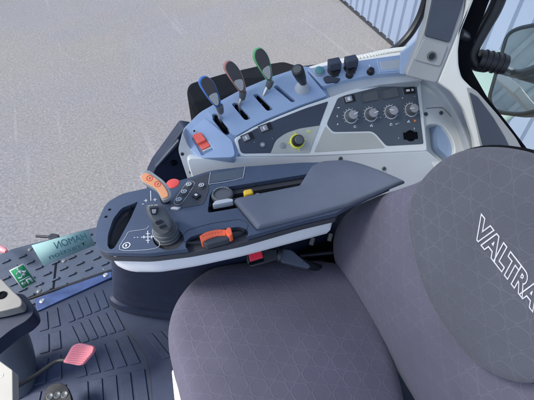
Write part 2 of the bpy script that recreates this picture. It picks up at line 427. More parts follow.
FL = zpl(0)
mt = bmesh.new()
outline = [(20, 322), (37, 312), (112, 279), (150, 300), (250, 300), (340, 420), (250, 520), (60, 520), (-60, 450), (-40, 360)]
addslab(mt, rnd(outline, 4), FL, 0, .011)
def quad(q_, a0, a1, b0, b1):
    def at(a, b): 
        t = Vector(q_[0]).lerp(Vector(q_[1]), a); u = Vector(q_[3]).lerp(Vector(q_[2]), a); return tuple(t.lerp(u, b))
    return [at(a0, b0), at(a1, b0), at(a1, b1), at(a0, b1)]
def ribs(q_, n, gap=.22, h=.0035):
    for i in range(n): addslab(mt, rnd(quad(q_, (i + gap / 2) / n, (i + 1 - gap / 2) / n, 0, 1), .8, 2), FL, h, .0005, .97)
def c7(*p): return [(x / 2.96, 265 + y / 2.96) for x, y in p]
ribs(c7((112, 145), (172, 122), (182, 178), (112, 198)), 2)
ribs(c7((115, 210), (180, 190), (185, 245), (113, 265)), 2)
ribs(c7((110, 280), (184, 262), (188, 335), (92, 358)), 2)
ribs(c7((180, 122), (305, 70), (325, 122), (200, 172)), 5)
ribs(c7((190, 186), (340, 128), (372, 190), (215, 240)), 6)
ribs(c7((212, 268), (380, 205), (420, 288), (222, 335)), 5)
ribs(c7((222, 350), (432, 305), (448, 420), (225, 470)), 5)
ribs(c7((425, 205), (505, 188), (560, 250), (482, 280)), 3)
ribs(c7((90, 380), (200, 350), (200, 460), (60, 480)), 3)
mo = link('floor_mat', mt, 'mat_rubber', None, 30, bev=.0008, seg=2); marks('seam', [crv([(112, 308), (117, 316), (131, 336), (145, 356), (150, 376), (152, 404)], 3)], FL, 'seam_dark', mo, .003, .0007); tag(mo, 'charcoal ribbed rubber mat with blue haze in its colour, covering the cab floor', 'floor mat')

sp = thing('sill_plate', FL.hit(74, 288), 'scuffed blue metal plate held by two screws at the far edge of the floor mat', 'plate')
slab('plate', [(34.5, 299.5), (111, 268.5), (112, 277), (37, 311)], FL, .008, .008, 'sill_blue', sp, .0015)
for u, v in ((43, 303), (106.3, 277)):
    o = lathe('screw', fr(FL, u, v - 1, off=.0075), [(.010, 0), (.010, .002), (.007, .004), (.0045, .0042), (.004, .0025)], 'steel', sp, 16)

# outside step below the glass
SPZ = zpl(-.06)
st = thing('step_platform', SPZ.hit(60, 275), 'black studded step platform outside the lower glass', 'step')
bm = bmesh.new()
addslab(bm, rnd([(-30, 268), (12, 249), (34, 243), (56, 238), (80, 231), (110, 224), (180, 200), (180, 262), (36, 302), (30, 306), (-30, 335)], 3), SPZ, 0, .05)
for r_ in range(9):
    for c_ in range(7):
        u = 6 + c_ * 16.5 + (r_ % 2) * 8; v = 262 - c_ * 5.2 + r_ * 8.4 - (r_ % 2) * 2.4
        if v > 300 - (u - 36) * .4 + 2 or v < 250 - (u - 12) * .25: continue
        m_ = fr(SPZ, u, v, u + 5, v - 2); bx_bm(bm, m_, (0, 0, .003), (.030, .008, .007)); bx_bm(bm, m_, (.012, .003, .003), (.010, .006, .009))
link('deck', bm, 'step_rubber', st, 30, bev=.0015)
slab('joint', [(55, 262), (57, 262), (54, 289), (52, 290)], SPZ, .0015, .001, 'near_black', st, 0)
for u, v in ((30, 249.5), (64, 261), (39, 291), (98, 238)):
    lathe('rivet', fr(SPZ, u, v), [(.010, 0), (.009, .003), (.004, .005)], 'knob_grey', st, 14)
t = thing('step_latch', SPZ.hit(52, 240), 'black latch lug on the outer edge of the step', 'latch')
slab('lug', rnd([(47, 237), (51, 233), (59, 234), (58, 238), (50, 241)], 1.5), SPZ, .03, .0, 'black_plastic', t, .003)
tube('pin', [SPZ.hit(38, 239) + Vector((0, 0, .02)), SPZ.hit(50, 239) + Vector((0, 0, .015))], .006, 'black_plastic', t)

# ------------------------------------------------------------------ unseen cab roof above the camera, added to shade the cab
rf = thing('unseen_cab_roof', (.1, .3, 1.78), 'unseen grey cab roof above the seat, added to shade the cab', 'roof')
bm = bmesh.new(); K = [(-.95, -.50), (1.25, -.50), (1.25, 1.22), (-.95, 1.22)]
for x0, x1, y0, y1 in ((-.95, -.60, -.50, 1.22), (.55, 1.25, -.50, 1.22), (-.60, .55, -.50, -.15), (-.60, .55, .80, 1.22)): bx_bm(bm, Matrix(), ((x0 + x1) / 2, (y0 + y1) / 2, 1.84), (x1 - x0, y1 - y0, .12))
link('lining', bm, 'warm_grey', rf, 30)
bm = bmesh.new(); bm.faces.new([bm.verts.new(p) for p in ((-.60, -.15, 1.85), (.55, -.15, 1.85), (.55, .80, 1.85), (-.60, .80, 1.85))]); link('added_hatch_glass', bm, 'clear_glass', rf, 0)  # opening added in the unseen roof to let sky light onto the seat
# ------------------------------------------------------------------ side window
GP = Pl((0, GY, 0), (0, -1, 0))
sw = thing('side_window', (0, GY, 0), 'large clear side window with a black rubber seal and rounded rear corner', 'window')
gl = [(-1.3, .0), (.30, .0), (.62, .35), (.98, .75), (1.15, .95), (1.28, 1.2), (1.32, 1.75), (-1.3, 1.75)]
GC = crv([(300, 69), (345, 63.5), (372, 57.5), (391, 49), (406, 35), (417, 17), (424, -4), (430, -30)], 6)
gpts = [GP.hit(*p) for p in GC]
pane_pts = [Vector((-1.3, GY, .0)), Vector((-.1, GY, .0)), Vector((.05, GY, .5))] + gpts + [Vector((gpts[-1].x + .05, GY, 1.7)), Vector((-1.3, GY, 1.7))]
bm = bmesh.new(); bm.faces.new([bm.verts.new(p) for p in pane_pts]); link('pane', bm, 'clear_glass', sw, 0)
tube('seal', [p + Vector((0, -.012, 0)) for p in gpts], (.014, .020), 'black_plastic', sw, 12)
tube('lower_seal', [Vector((-1.3, GY - .006, .006)), Vector((-.06, GY - .006, .006))], .006, 'black_plastic', sw, 8)

# exit sticker on the glass: white border, running figure, arrow and door
es = thing('exit_sticker', GP.hit(22, 277), 'green and white emergency exit sticker on the lower glass', 'sticker')
EQ = [(9, 270.5), (23.5, 263.5), (37, 282), (22.5, 290)]
ds_ = -.002
def sq(q_, x, y):
    t = Vector(q_[0]).lerp(Vector(q_[1]), x); u = Vector(q_[3]).lerp(Vector(q_[2]), x); return tuple(t.lerp(u, y))
def spoly(name, q_, polys, m, parent, off, th=.0004):
    bm = bmesh.new()
    for p in polys: addslab(bm, [sq(q_, *a_) for a_ in p], GP, off + th, -off)
    return link(name, bm, m, parent, 0)
spoly('backing', EQ, [[(0, 0), (1, 0), (1, 1), (0, 1)]], 'sticker_white', es, .0015)
spoly('green_field', EQ, [[(.06, .05), (.94, .05), (.94, .95), (.06, .95)]], 'sticker_green', es, .0022)
def dsk(cx, cy, r, n=12): return [(cx + r * math.cos(2 * math.pi * k / n), cy + r * 1.0 * math.sin(2 * math.pi * k / n)) for k in range(n)]
spoly('pictogram', EQ, [
    dsk(.50, .13, .065), [(.42, .19), (.60, .19), (.66, .36), (.50, .40)], [(.42, .20), (.22, .26), (.20, .34), (.26, .34), (.44, .27)],
    [(.60, .22), (.78, .33), (.84, .28), (.88, .32), (.78, .41), (.60, .32)], [(.50, .38), (.66, .34), (.72, .46), (.60, .52), (.52, .44)], [(.50, .40), (.38, .48), (.20, .44), (.18, .50), (.40, .55), (.56, .44)],
    [(.14, .60), (.86, .60), (.86, .64), (.14, .64)], [(.50, .68), (.86, .68), (.86, .90), (.50, .90)], [(.14, .76), (.28, .68), (.28, .73), (.44, .73), (.44, .83), (.28, .83), (.28, .90)]], 'sticker_white', es, .0029)
spoly('door_mark', EQ, [[(.56, .72), (.68, .72), (.74, .90), (.56, .90)]], 'sticker_green', es, .0036)

# translucent maker's plate seen from behind: mirrored lettering
hs = thing('teal_sticker', GP.hit(65, 248), 'pale teal sticker with mirrored lettering stuck on the lower glass above the step', 'sticker')
HQ = [(31.5, 245.5), (87.5, 229.5), (95.5, 245), (43.5, 266)]
spoly('backing', HQ, [[(0, 0), (1, 0), (1, 1), (0, 1)]], 'sticker_teal', hs, .0015)
def text_bm(s, fn, outline=0, offset=0, shear=0, mirror=False, extr=0, space=1.0):
    cu = bpy.data.curves.new('t', 'FONT'); cu.body = s; cu.size = 1; cu.offset = offset; cu.shear = shear; cu.space_character = space; cu.resolution_u = 4
    if outline: cu.fill_mode = 'NONE'; cu.bevel_depth = outline; cu.bevel_resolution = 1
    to = bpy.data.objects.new('t', cu); COL.objects.link(to); bpy.context.view_layer.update()
    me = bpy.data.meshes.new_from_object(to.evaluated_get(bpy.context.evaluated_depsgraph_get()))
    bm = bmesh.new(); bm.from_mesh(me); bpy.data.objects.remove(to); bpy.data.curves.remove(cu); bpy.data.meshes.remove(me)
    xs = [v.co.x for v in bm.verts]; x0, x1 = min(xs), max(xs); ys = [v.co.y for v in bm.verts]; y0, y1 = min(ys), max(ys)
    for v in bm.verts:
        x = (v.co.x - x0) / (x1 - x0); y = (v.co.y - y0) / (y1 - y0)
        if mirror: x = 1 - x
        v.co = fn(x, y, v.co.z)
    return bm
def on_sticker(q_, x0, x1, y0, y1, off):
    return lambda x, y, z: GP.hit(*sq(q_, x0 + (x1 - x0) * x, y1 + (y0 - y1) * y), off)
link('lettering', text_bm('HAMON', on_sticker(HQ, .36, .93, .14, .50, .0030), mirror=True), 'teal_print', hs, 0)
link('small_lettering', text_bm('Traction', on_sticker(HQ, .16, .88, .62, .84, .0024), mirror=True), 'teal_print', hs, 0)

# dark post beyond the console, and the sloping lower edge of the frame
bm = bmesh.new()
wp = Pl((0, 1.02, 0), (0, -1, 0))
t = thing('door_post', wp.hit(165, 165), 'dark slanting post between the glass and the grey console', 'post')
slab('post', rnd([(150, 178), (156, 166), (168, 150), (184, 128), (196, 130), (196, 200), (170, 215), (150, 200)], 3), wp, 0, .05, 'navy_housing', t, .004)
slab('raised_edge', [(155, 168), (159, 166), (181, 143), (179, 140)], wp, .012, 0, 'panel_navy', t, .003)
lathe('button', fr(wp, 173.5, 162.5), [(.010, 0), (.010, .006), (.007, .009)], 'near_black', t, 16)

# ------------------------------------------------------------------ SIDE CONSOLE
PA = Pl(P(340, 156, .70), (-.10, -math.sin(R(42)), math.cos(R(42))))          # knob panel
c_a = PA.hit(233, 138); c_b = PA.hit(322, 98)
LP = pl3(c_a, c_b, P(208, 111, c_a.z + .035))                       # lever plate
con = thing('side_console', P(300, 160, 0), 'light grey side console with a sloping panel of knobs and a raised lever plate', 'console')
base_z = con.location.z
# lever plate
lp = slab('lever_plate', rnd([(206, 110.5, 4), (240, 94), (272, 79), (304, 68), (327, 95.5, 2), (300, 105), (264, 120), (235, 136, 3)], 5), LP, .004, .05, 'console_sky_tinted', con, .003, 3)
slots = [[(210.6, 111), (216, 109.5), (230.3, 127), (224.4, 129)], [(231, 100), (236.4, 98.6), (251.4, 115), (245, 117)],
         [(252.7, 91), (257.8, 89.6), (274.3, 105.5), (267.6, 107.6)], [(273.4, 82.8), (277.8, 81), (297.2, 97), (292.8, 99)]]
cut(lp, [(rnd(s_, 2.2, 3), LP, .02, .035) for s_ in slots])
for s_ in slots:
    slab('slot_shade', rnd([(u + (u - 253) * .0, v) for u, v in s_], 2), LP, -.0045, .03, 'near_black', con, 0)  # near black slab stands in for the shade deep in the slot
slot_cut = [(rnd(s_, 2.2, 3), LP, .02, .040) for s_ in slots]
# collar round the lever plate and the low end with the red switch
LPo = LP.off(-.012)
shl = slab('shell', rnd([(200, 112, 5), (240, 90), (272, 76.5), (305, 65.5), (322, 72), (333, 96, 3), (300, 112), (264, 127), (240, 142), (238, 158), (200, 160), (186, 148), (182, 130, 5)], 5), LPo, 0, .10, 'console_sky_tinted', con, .006, 4)
cut(shl, slot_cut)
sk = Pl(PA.hit(240, 156), (-.35, -.88, .35))
EP = pl3(PA.hit(236, 150), P(186, 130, c_a.z - .005), P(202, 117, c_a.z + .01))
ep = slab('end_plate', rnd([(183, 129, 4), (203, 116, 3), (232, 140, 4), (236, 157, 6), (199, 158, 6), (187, 146, 5)], 4), EP, .014, .05, 'console_sky_tinted', con, .005, 4)
cut(ep, [(rnd([(190.5, 134.5), (200.8, 130.2), (212.8, 146.2), (200.5, 152)], 1.5, 3), EP, .03, .012)])
rs = slab('red_switch', rnd([(191.8, 135.2), (200.2, 131.6), (206.3, 139.5), (197.4, 143.6)], 1.5, 3), EP, .020, .012, 'red_switch', con, .003, 3)
slab('rocker_foot', rnd([(198, 143.2), (206, 139.5), (210.5, 145.6), (202, 149.6)], 1.2, 3), EP, .013, .012, 'red_switch', rs, .002, 3)
slab('base_strip', [(202.4, 149.9), (210.8, 145.9), (211.8, 147.3), (203.2, 151.4)], EP, .009, .012, 'off_white', rs, .0006)
lathe('hole', fr(EP, 196, 135.6, off=.0197), [(.0028, 0), (.0028, .0006)], 'near_black', rs, 10)
for (u, v) in ((182.3, 154), (191, 172)):
    pass
# front skirt below the panel, running on behind the armrest down to the floor
FS = Pl(PA.hit(340, 156), (PA.hit(427, 151) - PA.hit(240, 157)).cross(Vector((0, -.34, -.94))))
slab('front_skirt', rnd([(186, 158, 6), (240, 157, 0), (427, 151, 0), (446, 166, 8), (440, 260, 0), (200, 300, 0), (196, 190)], 4), FS, 0, .05, 'console_light', con, .003)
slab('end_skirt', rnd([(178, 150, 4), (182.5, 132, 2), (188, 146), (200, 158, 2), (204, 172, 0), (208, 230, 0), (187, 177, 2)], 4), sk, -.004, .05, 'console_grey', con, .005, 4)
# sloping panel: pale frame, dark inlay, two bays
pf = slab('panel_frame', rnd([(234, 138.5, 3), (254, 127), (278, 116.4), (305, 105.6), (330, 97), (350, 90), (380, 82.8), (417, 76.3, 4), (420.5, 80), (427.5, 151, 3), (312, 156), (240, 157, 5)], 4), PA, .004, .05, 'console_light', con, .003, 3)
bay1 = [(237.6, 140.2, 2), (253, 130), (278, 119), (305, 108.5), (328.5, 101.2, 2), (309.5, 152.6, 2), (241, 153.6, 4)]
slab('left_inlay', rnd(bay1, 3), PA, .0048, 0, 'panel_navy', con, 0)
slab('olive_field', rnd([(270.6, 153.3, 1), (276, 140, 4), (286, 133, 5), (300, 128.4), (319.5, 125.6, 1), (309.2, 152.9, 1)], 4), PA, .0056, 0, 'olive_grey', con, 0)
bay2 = [(337.8, 98.2, 2), (345, 95.3), (380, 86.6), (416, 80, 2), (423.6, 144, 2), (386.4, 146), (376, 134, 3), (371.5, 131.2, 3), (333, 132, 3), (326.5, 124.4, 3)]
slab('knob_inlay', rnd(bay2, 3), PA, .0048, 0, 'panel_slate', con, 0)
slab('lower_field', rnd([(325.4, 126, 2), (332, 133.6, 3), (370.6, 132.8, 3), (375, 135.6, 3), (385, 147.6, 1), (314, 152.2, 2)], 3), PA, .0052, 0, 'olive_grey', con, 0)
def rocker(u, v, wpx, hpx, kind, par=con, ang=(5, -1.3), pl=PA):
    f = fr(pl, u, v, u + ang[0], v + ang[1], off=.005); sc_ = .0026
    w_, h_ = wpx * sc_, hpx * sc_ * 1.05
    hsg = bx('rocker_switch', f, (0, 0, .0005), (w_, h_, .003), 'black_plastic', par, .0008)
    bx('bezel', f, (0, 0, -.0004), (w_ + .0035, h_ + .0035, .002), 'knob_grey', hsg, .0006)
    if kind == 'split':
        bm = bmesh.new(); bx_bm(bm, f, (-w_ * .17, 0, .003), (w_ * .56, h_ * .8, .006)); link('key', bm, 'knob_cap', hsg, 35, bev=.0015)
        bx('icon', f, (-w_ * .20, 0, .0064), (w_ * .12, h_ * .45, .0004), 'white_print', hsg, 0)
    elif kind == 'flat':
        bx('key', f, (0, 0, .0025), (w_ * .82, h_ * .75, .003), 'black_gloss', hsg, .001)
        bx('icon', f, (-w_ * .18, 0, .0042), (w_ * .3, h_ * .3, .0004), 'white_print', hsg, 0)
        bx('icon', f, (w_ * .22, 0, .0042), (w_ * .2, h_ * .35, .0004), 'grey_print', hsg, 0)
    elif kind == 'lit':
        bx('key', f, (-w_ * .1, 0, .0025), (w_ * .6, h_ * .75, .004), 'knob_cap', hsg, .001)
        bx('icon', f, (-w_ * .1, 0, .0047), (w_ * .2, h_ * .4, .0004), 'white_print', hsg, 0)
    return hsg
rocker(247.6, 137.8, 11.5, 6.5, 'split', ang=(5, -2.2)); rocker(265.4, 128.4, 12.5, 6.5, 'split', ang=(5, -1.9))
rocker(348.6, 99.6, 12, 7, 'lit'); rocker(408.2, 91.3, 13, 6.5, 'flat', ang=(5, -.6))
# two blank recessed bays
for (u, v) in ((368.4, 97.2), (388.4, 94)):
    f = fr(PA, u, v, u + 5, v - 1.0, off=.005)
    bm = bmesh.new(); w_, h_ = .0235, .0125
    for c, s in (((0, h_, .0015), (w_ * 2, .0012, .003)), ((0, -h_, .0015), (w_ * 2, .0012, .003)), ((-w_, 0, .0015), (.0012, h_ * 2, .003)), ((w_, 0, .0015), (.0012, h_ * 2, .003))): bx_bm(bm, f, c, s)
    bl = link('blank_cover', bm, 'knob_grey', con, 35)
    bm = bmesh.new(); vs = [bm.verts.new(f @ Vector(p)) for p in ((-w_, -h_, .0004), (w_, -h_, .0022), (w_, h_, .0022), (-w_, h_, .0004))]; bm.faces.new(vs)
    link('insert', bm, 'knob_grey', bl, 0)
# four rotary knobs with white rings and tick marks
def knob(u, v, ang, par=con):
    f = fr(PA, u, v, u + 5, v - .9, off=.005)
    k = lathe('rotary_knob', f, [(.0165, 0), (.0160, .003), (.0145, .004), (.0135, .014), (.0118, .0165)], 'knob_grey', par, 32)
    lathe('cap', f, [(.0118, .0160), (.0112, .0182), (.006, .0188)], 'knob_cap', k, 24)
    rot = f @ Matrix.Rotation(R(ang), 4, 'Z')
    bx('pointer', rot, (.0075, 0, .0186), (.0125, .0020, .0014), 'white_print', k, .0003)
    bm = bmesh.new(); ringmark(bm, f, .0168, .0018, 40, .0009)
    for i in range(11):
        a = 210 - i * 24; rr = f @ Matrix.Rotation(R(a), 4, 'Z'); bx_bm(bm, rr, (.0212, 0, .0006), (.0026, .0014, .0004))
    link('scale', bm, 'white_print', k, 0)
    return k
for (u, v, a_) in ((350, 117, 20), (369.8, 115.2, 5), (389.8, 112.8, 160), (410, 110.6, 175)): knob(u, v, a_)
# round button and yellow ringed dial on the left bay
f = fr(PA, 296.4, 142, 301, 141, off=.0058)
k = lathe('yellow_ring_dial', f, [(.0150, 0), (.0145, .003), (.0138, .018), (.0120, .021)], 'black_plastic', con, 32)
bm = bmesh.new(); lathe_bm(bm, f, [(.0185, 0), (.0185, .003), (.0165, .004), (.0155, .003)])
for a_ in (0, 90, 180, 270): bx_bm(bm, f @ Matrix.Rotation(R(a_), 4, 'Z'), (.0215, 0, .001), (.0045, .0022, .0015))
link('ring', bm, 'lime', k, 40)
lathe('cap', f, [(.0118, .0205), (.0100, .0225), (.004, .023)], 'knob_grey', k, 24)
f = fr(PA, 281.8, 146, 287, 145.4, off=.0058); lathe('small_button', f, [(.0072, 0), (.0068, .003), (.005, .0035)], 'knob_cap', con, 20)
f = fr(PA, 262.2, 145.2, 267, 144, off=.005); k = lathe('push_button', f, [(.0062, 0), (.0058, .003), (.0045, .0035)], 'knob_cap', con, 20)
bx('icon', f, (0, 0, .0038), (.0035, .0022, .0004), 'white_print', k, 0)
# socket with dark mouth
f = fr(PA, 409.4, 136.2, 414, 135.9, off=.005)
soc = lathe('socket', f, [(.0150, 0), (.0150, .0012), (.0145, .0018), (.0110, .0018), (.0105, -.001)], 'near_black', con, 28)
bm = bmesh.new(); bx_bm(bm, f, (0, 0, .001), (.041, .019, .0025)); link('flap', bm, 'near_black', soc, 35, bev=.0012)
# printed symbols
def icon(polys, u, v, s, m, par=con, pl=PA, off=.0056, nm='symbol'):
    f = fr(pl, u, v, u + 5, v - .9, off=off); bm = bmesh.new(); s *= 1.35
    for p in polys:
        if len(p) == 4 and not isinstance(p[0], tuple): bx_bm(bm, f, (p[0] * s, p[1] * s, 0), (p[2] * s, p[3] * s, .0003))
        else: bm.faces.new([bm.verts.new(f @ Vector((x * s, y * s, .0003))) for x, y in p])
    return link(nm, bm, m, par, 0)
tractor = [(-.1, 0, 1.0, .35), (.25, .35, .45, .5), (-.45, -.3, .35, .35), (.3, -.35, .5, .5)]
arm_i = [[(-.7, -.2), (-.1, .5), (.1, .4), (-.5, -.4)], (.3, .1, .5, .25), (.1, -.45, 1.2, .18)]
icon(arm_i, 354, 127, .0048, 'white_print'); icon(tractor, 370.5, 126, .0048, 'white_print'); icon(arm_i, 390, 124.6, .0052, 'white_print')
icon([(-.6, 0, .5, .4), (0, 0, .5, .4), (.9, .2, .6, .2)], 396, 124.4, .0040, 'white_print')
icon(tractor, 407.5, 122, .0045, 'white_print'); icon([(0, 0, 1.1, .8), (-.2, .6, .3, .5)], 414, 121.4, .0045, 'orange_print')
icon([(0, 0, .6, .8), (.2, .5, .3, .4)], 336.5, 117, .0034, 'white_print'); icon([(-.6, .1, .8, .3), (.4, 0, 1, .8)], 337.5, 108.4, .0030, 'white_print')
icon([(0, 0, .9, .5), (.1, .4, .3, .5)], 337, 125, .0036, 'white_print'); icon([(0, 0, .7, .7)], 401.5, 98.6, .0030, 'white_print')
icon([(0, 0, .7, .7)], 413.6, 97, .0030, 'grey_print'); icon([(0, 0, .5, .9), (0, .7, .9, .2)], 413.3, 129.4, .0030, 'white_print')
icon([(0, 0, .4, .9)], 397.5, 138.6, .0030, 'white_print'); icon([(0, 0, .9, .18), (0, .5, .18, .6)], 379.6, 118.3, .0034, 'white_print')
icon([(-.5, 0, .22, 1.1), (0, .1, .22, .9), (.5, 0, .22, 1.1), (0, .6, 1.2, .2)], 308.2, 132.5, .0050, 'lime', off=.0060)
icon([(0, 0, 1, .25), (.3, .3, .25, .6)], 254, 143, .0026, 'grey_print'); icon([(0, 0, .25, .9), (0, .3, .9, .2)], 272, 139, .0024, 'grey_print')
# screws in the skirt
for u, v in ((340.5, 158.6), (384, 168.6), (425.8, 114.2), (441, 113)):
    pp = FS if v > 150 else PA.off(-.012)
    lathe('screw', fr(pp, u, v), [(.0058, 0), (.0052, .0026), (.0030, .0030), (.0024, .0010)], 'knob_grey', con, 14)
for u, v in ((182.6, 153.6), (191.2, 171.6)):
    lathe('screw', fr(sk, u, v, off=.004), [(.0045, 0), (.004, .002)], 'black_plastic', con, 12)

# switch shelf behind the panel
SZ = PA.hit(345, 88).z + .012
SH = pl3(LP.hit(327, 95.5), LP.hit(306, 69), P(411, 70, SZ + .02))
slab('switch_shelf', rnd([(306.5, 68.6, 3), (330, 64.5), (375, 58), (412, 53, 3), (414, 71, 3), (375, 74), (345, 79.4), (323, 86.4, 3)], 4), SH, .006, .05, 'console_sky_tinted', con, .003, 3)
slab('shelf_step', rnd([(323, 84, 2), (345, 77), (375, 71.5), (416, 66, 2), (424, 80, 3), (380, 84.5), (350, 91.4), (331, 98, 2)], 4), SH, -.010, .05, 'console_grey', con, .006, 4)
trb = slab('shelf_tray', rnd([(376.5, 59.4, 1.5), (409.5, 54.8, 1.5), (409, 69.4, 1.5), (379.5, 72.2, 1.5)], 2), SH, .0085, 0, 'console_sky_tinted', con, .002)
slab('tray_floor', rnd([(379.5, 61.6, 1.5), (406, 58, 1.5), (405.5, 67.6, 1.5), (381.5, 69.8, 1.5)], 2), SH, .0092, 0, 'console_grey', trb, .0015)
f = fr(SH, 319, 73, 324, 72, off=.006); k = lathe('green_button', f, [(.0140, 0), (.0140, .004), (.0125, .005)], 'knob_cap', con, 28)
lathe('lens', f, [(.0120, .0045), (.0110, .008), (.006, .0095)], 'teal_print', k, 24)
def plug(u, v):
    f = fr(SH, u, v, u + 5, v - 1.0, off=.006)
    k = lathe('power_socket', f, [(.0175, 0), (.0175, .004), (.0155, .0055), (.0135, .012)], 'black_plastic', con, 28)
    ang = f @ Matrix.Translation((0, .004, .020)) @ Matrix.Rotation(R(-20), 4, 'X')
    bx('cap', ang, (0, 0, 0), (.031, .026, .022), 'charcoal_matt', k, .003, 3)
    bx('hinge', f, (-.002, -.017, .003), (.020, .007, .006), 'black_plastic', k, .0015)
plug(333.5, 71.5); plug(349.8, 69)
slab('pull_tab', rnd([(323, 77.5, 1.5), (328, 75, 2), (341, 78.6, 1.5), (338, 81, 1.5), (326, 82.6, 2)], 2), SH, .012, 0, 'charcoal_matt', con, .003)
for u, v in ((349, 76.8), (370, 73.6)):
    lathe('knurled_knob', fr(SH, u, v, off=.006), [(.0105, 0), (.0100, .004), (.0082, .007), (.0078, .012), (.006, .0135)], 'black_plastic', con, 12)
bx('symbol', fr(SH, 369, 67, 374, 66, off=.0064), (0, 0, 0), (.003, .005, .0004), 'white_print', con, 0)

# hydraulic levers: coloured rimmed paddles on steel stems
def lever(name, pts, facepts, basepx, slotpx, rim, zt):
    """paddle stands in a plane square to the line of sight"""
    b0 = LP.hit(*slotpx) - LP.n * .018
    c = P(basepx[0], basepx[1], zt)
    plv = Pl(c, (c - CAM) * -1 + Vector((0, -.15, .05)))
    t = thing_part = None
    bm = bmesh.new(); o_ = crv(pts, 4, True); 
    root = link('lever', (lambda b: (tube_bm(b, crv([b0, b0.lerp(c, .55) + Vector((-.006, 0, 0)), c + (b0 - c) * .05], 4), .0052, 10), b)[1])(bmesh.new()), 'steel', con, 40)
    addslab(bm, [tuple(p) for p in o_], plv, .008, .008, .93); link('rim', bm, rim, root, 50, bev=.003, seg=3)
    bm = bmesh.new(); addslab(bm, [tuple(p) for p in crv(facepts, 4, True)], plv, .0105, 0, .96); link('face', bm, 'lever_face', root, 50, bev=.0015)
    bm = bmesh.new(); n_ = len(pts); lo_ = [p for p in facepts if p[1] > sum(q[1] for q in facepts) / len(facepts) - 1]
    if len(lo_) > 2:
        cc = (sum(p[0] for p in lo_) / len(lo_), sum(p[1] for p in lo_) / len(lo_))
        addslab(bm, [tuple(p) for p in crv([(cc[0] + (p[0] - cc[0]) * .84, cc[1] + (p[1] - cc[1]) * .88) for p in lo_], 3, True)], plv, .0118, 0, .9); link('grip_inset', bm, 'warm_grey', root, 50, bev=.0008)
    dirv = (b0 - c).normalized()
    tube('collar', [c - dirv * .008, c + dirv * .006, c + dirv * .014], [.0095, .0085, .0062], 'knob_grey', root, 14)
    return root
def inset(pts, k=.84):
    cx = sum(p[0] for p in pts) / len(pts); cy = sum(p[1] for p in pts) / len(pts)
    return [(cx + (x - cx) * k + .5, cy + (y - cy) * (k + .08)) for x, y in pts]
bl = [(198, 81), (200.5, 76.5), (206.5, 75.4), (213.4, 81.3), (218.3, 91), (221.5, 104.6), (218.3, 108.4), (213.5, 105.5), (206, 96), (199.4, 86)]
rl = [(223, 65.2), (225.4, 60.6), (231, 60.2), (238.4, 67), (243.8, 78), (246.4, 89.5), (242.8, 93.6), (238.6, 91.2), (231, 81), (224.2, 70.5)]
gl_ = [(252.6, 53), (255, 48), (261, 47), (267.4, 53.4), (271, 63.4), (272.8, 78.5), (269.8, 82.3), (266, 79.6), (259.8, 70.3), (253.6, 60)]
lever('lever', bl, inset(bl), (220, 108.5), (224, 121), 'blue_lever', LP.hit(222, 120).z + .035)
lever('lever', rl, inset(rl), (242.6, 94.4), (241, 110), 'rose_lever', LP.hit(241, 110).z + .035)
lever('lever', gl_, inset(gl_), (269.6, 83.5), (263, 100), 'green_lever', LP.hit(263, 100).z + .035)
# short joystick in a silver gaiter
f = fr(LP, 302, 89.5, off=.004)
k = lathe('mini_joystick', f, [(.0195, 0), (.0190, .004), (.0165, .010), (.0110, .022), (.0095, .026)], 'silver_trim', con, 28)
top_ = P(297.2, 69, f.translation.z + .075); b_ = f.translation + LP.n * .022
dv = (top_ - b_)
tube('grip', [b_, b_ + dv * .25, b_ + dv * .35, b_ + dv * .85, b_ + dv * .97, b_ + dv], [.0085, .0105, .0125, .0150, .0145, .0120], 'black_plastic', k, 22)
tube('top_dish', [b_ + dv * .99, b_ + dv * 1.01], [.0110, .0095], 'knob_grey', k, 20)

# right hand surround: arch, pocket and flat plate
RB = PA.off(-.012)
rbp = slab('end_surround', rnd([(416, 74, 3), (436, 82), (450, 94), (461, 110), (470, 135), (480, 175, 3), (446, 185, 2), (424, 150)], 4), RB, 0, .06, 'console_light', con, .003)
pk = rnd([(430, 123, 4), (445, 121.5, 6), (456, 134, 8), (461, 150, 8), (452, 168, 6), (432, 150, 4)], 5)
cut(rbp, [(pk, RB, .02, .045)])
slab('pocket_floor', pk, RB, -.040, .012, 'console_sky_tinted', con, 0)
marks('seam_line', [crv([(426, 108.6), (440.5, 107.6), (446, 111), (455, 122), (466, 142)], 4)], RB, 'seam_dark', con, .0014)
AR = PA.off(.004)
ctrA = crv([(400, 76.5), (421, 79), (436, 87.5), (448, 101), (458, 118), (466, 138), (474, 165)], 5)
ctrB = crv([(400, 70.5), (426, 72.5), (441, 80), (454, 92), (465, 108), (474, 128), (484, 165)], 5)
slab('arch_band', [tuple(p) for p in ctrA] + [tuple(p) for p in reversed(ctrB)], AR, .006, .06, 'console_grey', con, .005, 4)

